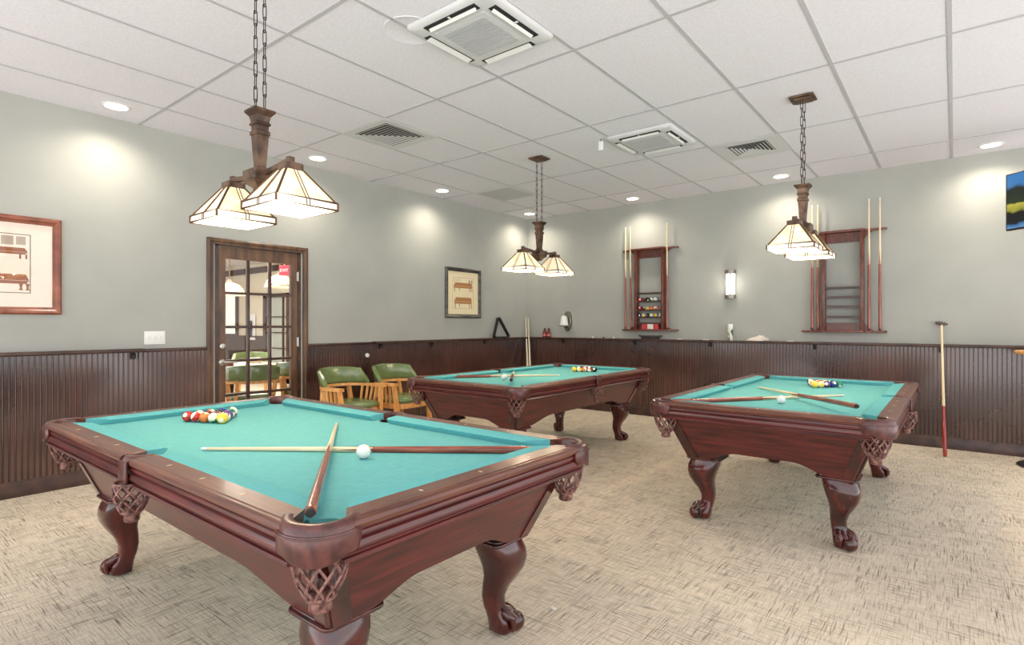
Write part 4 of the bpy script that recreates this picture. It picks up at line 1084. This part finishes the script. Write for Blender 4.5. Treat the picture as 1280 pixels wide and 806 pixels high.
# television
def tv():
    dx = Vector((math.cos(math.radians(-45)), math.sin(math.radians(-45)), 0)); w, h = .92, .535
    p0 = Vector((5.925, -.30, 2.185))
    t = thing('television', 'wall mounted television showing a blue lake landscape at the right edge', 'television', p0 + dx * w / 2, math.radians(-45))
    m = MB(); m.box(-w / 2, w / 2, -.01, .035, 0, h); m.out('housing', 'black', t, smooth=0, bevel=.004)
    tex, nt, b = nmat('tv_picture'); L = nt.links.new
    tc = node(nt, 'ShaderNodeTexCoord'); sp = node(nt, 'ShaderNodeSeparateXYZ'); L(tc.outputs['Object'], sp.inputs[0])
    nz = node(nt, 'ShaderNodeTexNoise'); nz.inputs['Scale'].default_value = 7; L(tc.outputs['Object'], nz.inputs[0])
    ad = node(nt, 'ShaderNodeMath', operation='MULTIPLY_ADD'); L(nz.outputs[0], ad.inputs[0]); ad.inputs[1].default_value = .10; L(sp.outputs[2], ad.inputs[2])
    mr = node(nt, 'ShaderNodeMapRange'); mr.inputs[1].default_value = .05; mr.inputs[2].default_value = .05 + h; L(ad.outputs[0], mr.inputs[0])
    rp = node(nt, 'ShaderNodeValToRGB'); rp.color_ramp.interpolation = 'LINEAR'
    stops = [(0, lin(120, 170, 210)), (.10, lin(60, 110, 160)), (.14, lin(14, 22, 26)), (.30, lin(10, 14, 14)), (.34, lin(150, 150, 50)), (.43, lin(196, 182, 70)), (.46, lin(30, 50, 20)), (.72, lin(12, 22, 20)), (.78, lin(50, 120, 180)), (1, lin(40, 120, 190))]
    el = rp.color_ramp.elements
    el[0].position = 0; el[0].color = stops[0][1]; el[1].position = 1; el[1].color = stops[-1][1]
    for pz, c in stops[1:-1]: e = el.new(pz); e.color = c
    L(mr.outputs[0], rp.inputs[0]); L(rp.outputs[0], b.inputs['Emission Color']); b.inputs['Emission Strength'].default_value = .9
    b.inputs['Base Color'].default_value = (.01, .01, .01, 1); b.inputs['Roughness'].default_value = .15
    m = MB(); m.box(-w / 2 + .012, w / 2 - .012, -.0115, -.0095, .016, h - .012); m.out('screen', tex, t, smooth=0)
    inv = Matrix.Rotation(math.radians(45), 3, 'Z')
    bk = Vector((0, .035, h * .5)); wl = inv @ (Vector((t.location.x + .10, -.001, t.location.z + h * .5)) - t.location)
    m = MB(); m.obox((0, .045, h * .5), (.2, .02, .2), Matrix.Identity(3)); m.tube([(0, .05, h * .5), wl], .02, 10)
    m.obox(wl + inv @ Vector((0, -.01, 0)), (.12, .018, .22), inv); m.out('wall_mount', 'black', t, smooth=30)
    m = MB(); m.tube([(-.30, .02, .01), (-.27, .03, -.03), (-.20, .04, -.06), (-.12, .045, -.05), (-.06, .045, 0), (-.05, .045, .1)], .006, 8); m.out('cable', 'black', t)
tv()
# scrap on the carpet
m = MB(); m.loft([[(.016 * math.cos(2 * PI * k / 7) * (1 + .3 * math.sin(3 * k)), .010 * math.sin(2 * PI * k / 7), z) for k in range(7)] for z in (0, .006)]); o = m.out('paper_scrap', 'paper', smooth=0); o.location = (4.10, -5.28, .001); tag(o, 'tiny white scrap on the carpet by the near table leg', 'scrap')

# ------------------------------------------------------------------ daylight, camera
w = bpy.data.worlds.new('daylight'); SC.world = w; w.use_nodes = True
nt = w.node_tree; bg = nt.nodes['Background']; L = nt.links.new
tc = node(nt, 'ShaderNodeTexCoord'); sp = node(nt, 'ShaderNodeSeparateXYZ'); mr = node(nt, 'ShaderNodeMapRange'); rp = node(nt, 'ShaderNodeValToRGB')
mr.inputs[1].default_value = -.08; mr.inputs[2].default_value = .08
rp.color_ramp.elements[0].color = (1, .98, .96, 1); rp.color_ramp.elements[1].color = (.55, .58, .61, 1)   # glow added below the horizon to brighten the ceiling, dimmer sky above
L(tc.outputs['Generated'], sp.inputs[0]); L(sp.outputs[2], mr.inputs[0]); L(mr.outputs[0], rp.inputs[0]); L(rp.outputs[0], bg.inputs[0])
bg.inputs[1].default_value = 3.3
cam = bpy.data.cameras.new('camera'); co = bpy.data.objects.new('camera', cam); COL.objects.link(co)
co.location = CAMP; co.rotation_euler = (PI / 2, 0, YAW); cam.sensor_width = 36; cam.lens = 36 * FPX / 1280
cam.shift_y = (VCY - 403) / 1280; cam.clip_start = .05
SC.camera = co
SC.view_settings.view_transform = 'Standard'; SC.view_settings.look = 'None'; SC.view_settings.gamma = 1; SC.view_settings.exposure = .17
SC.view_settings.use_curve_mapping = False
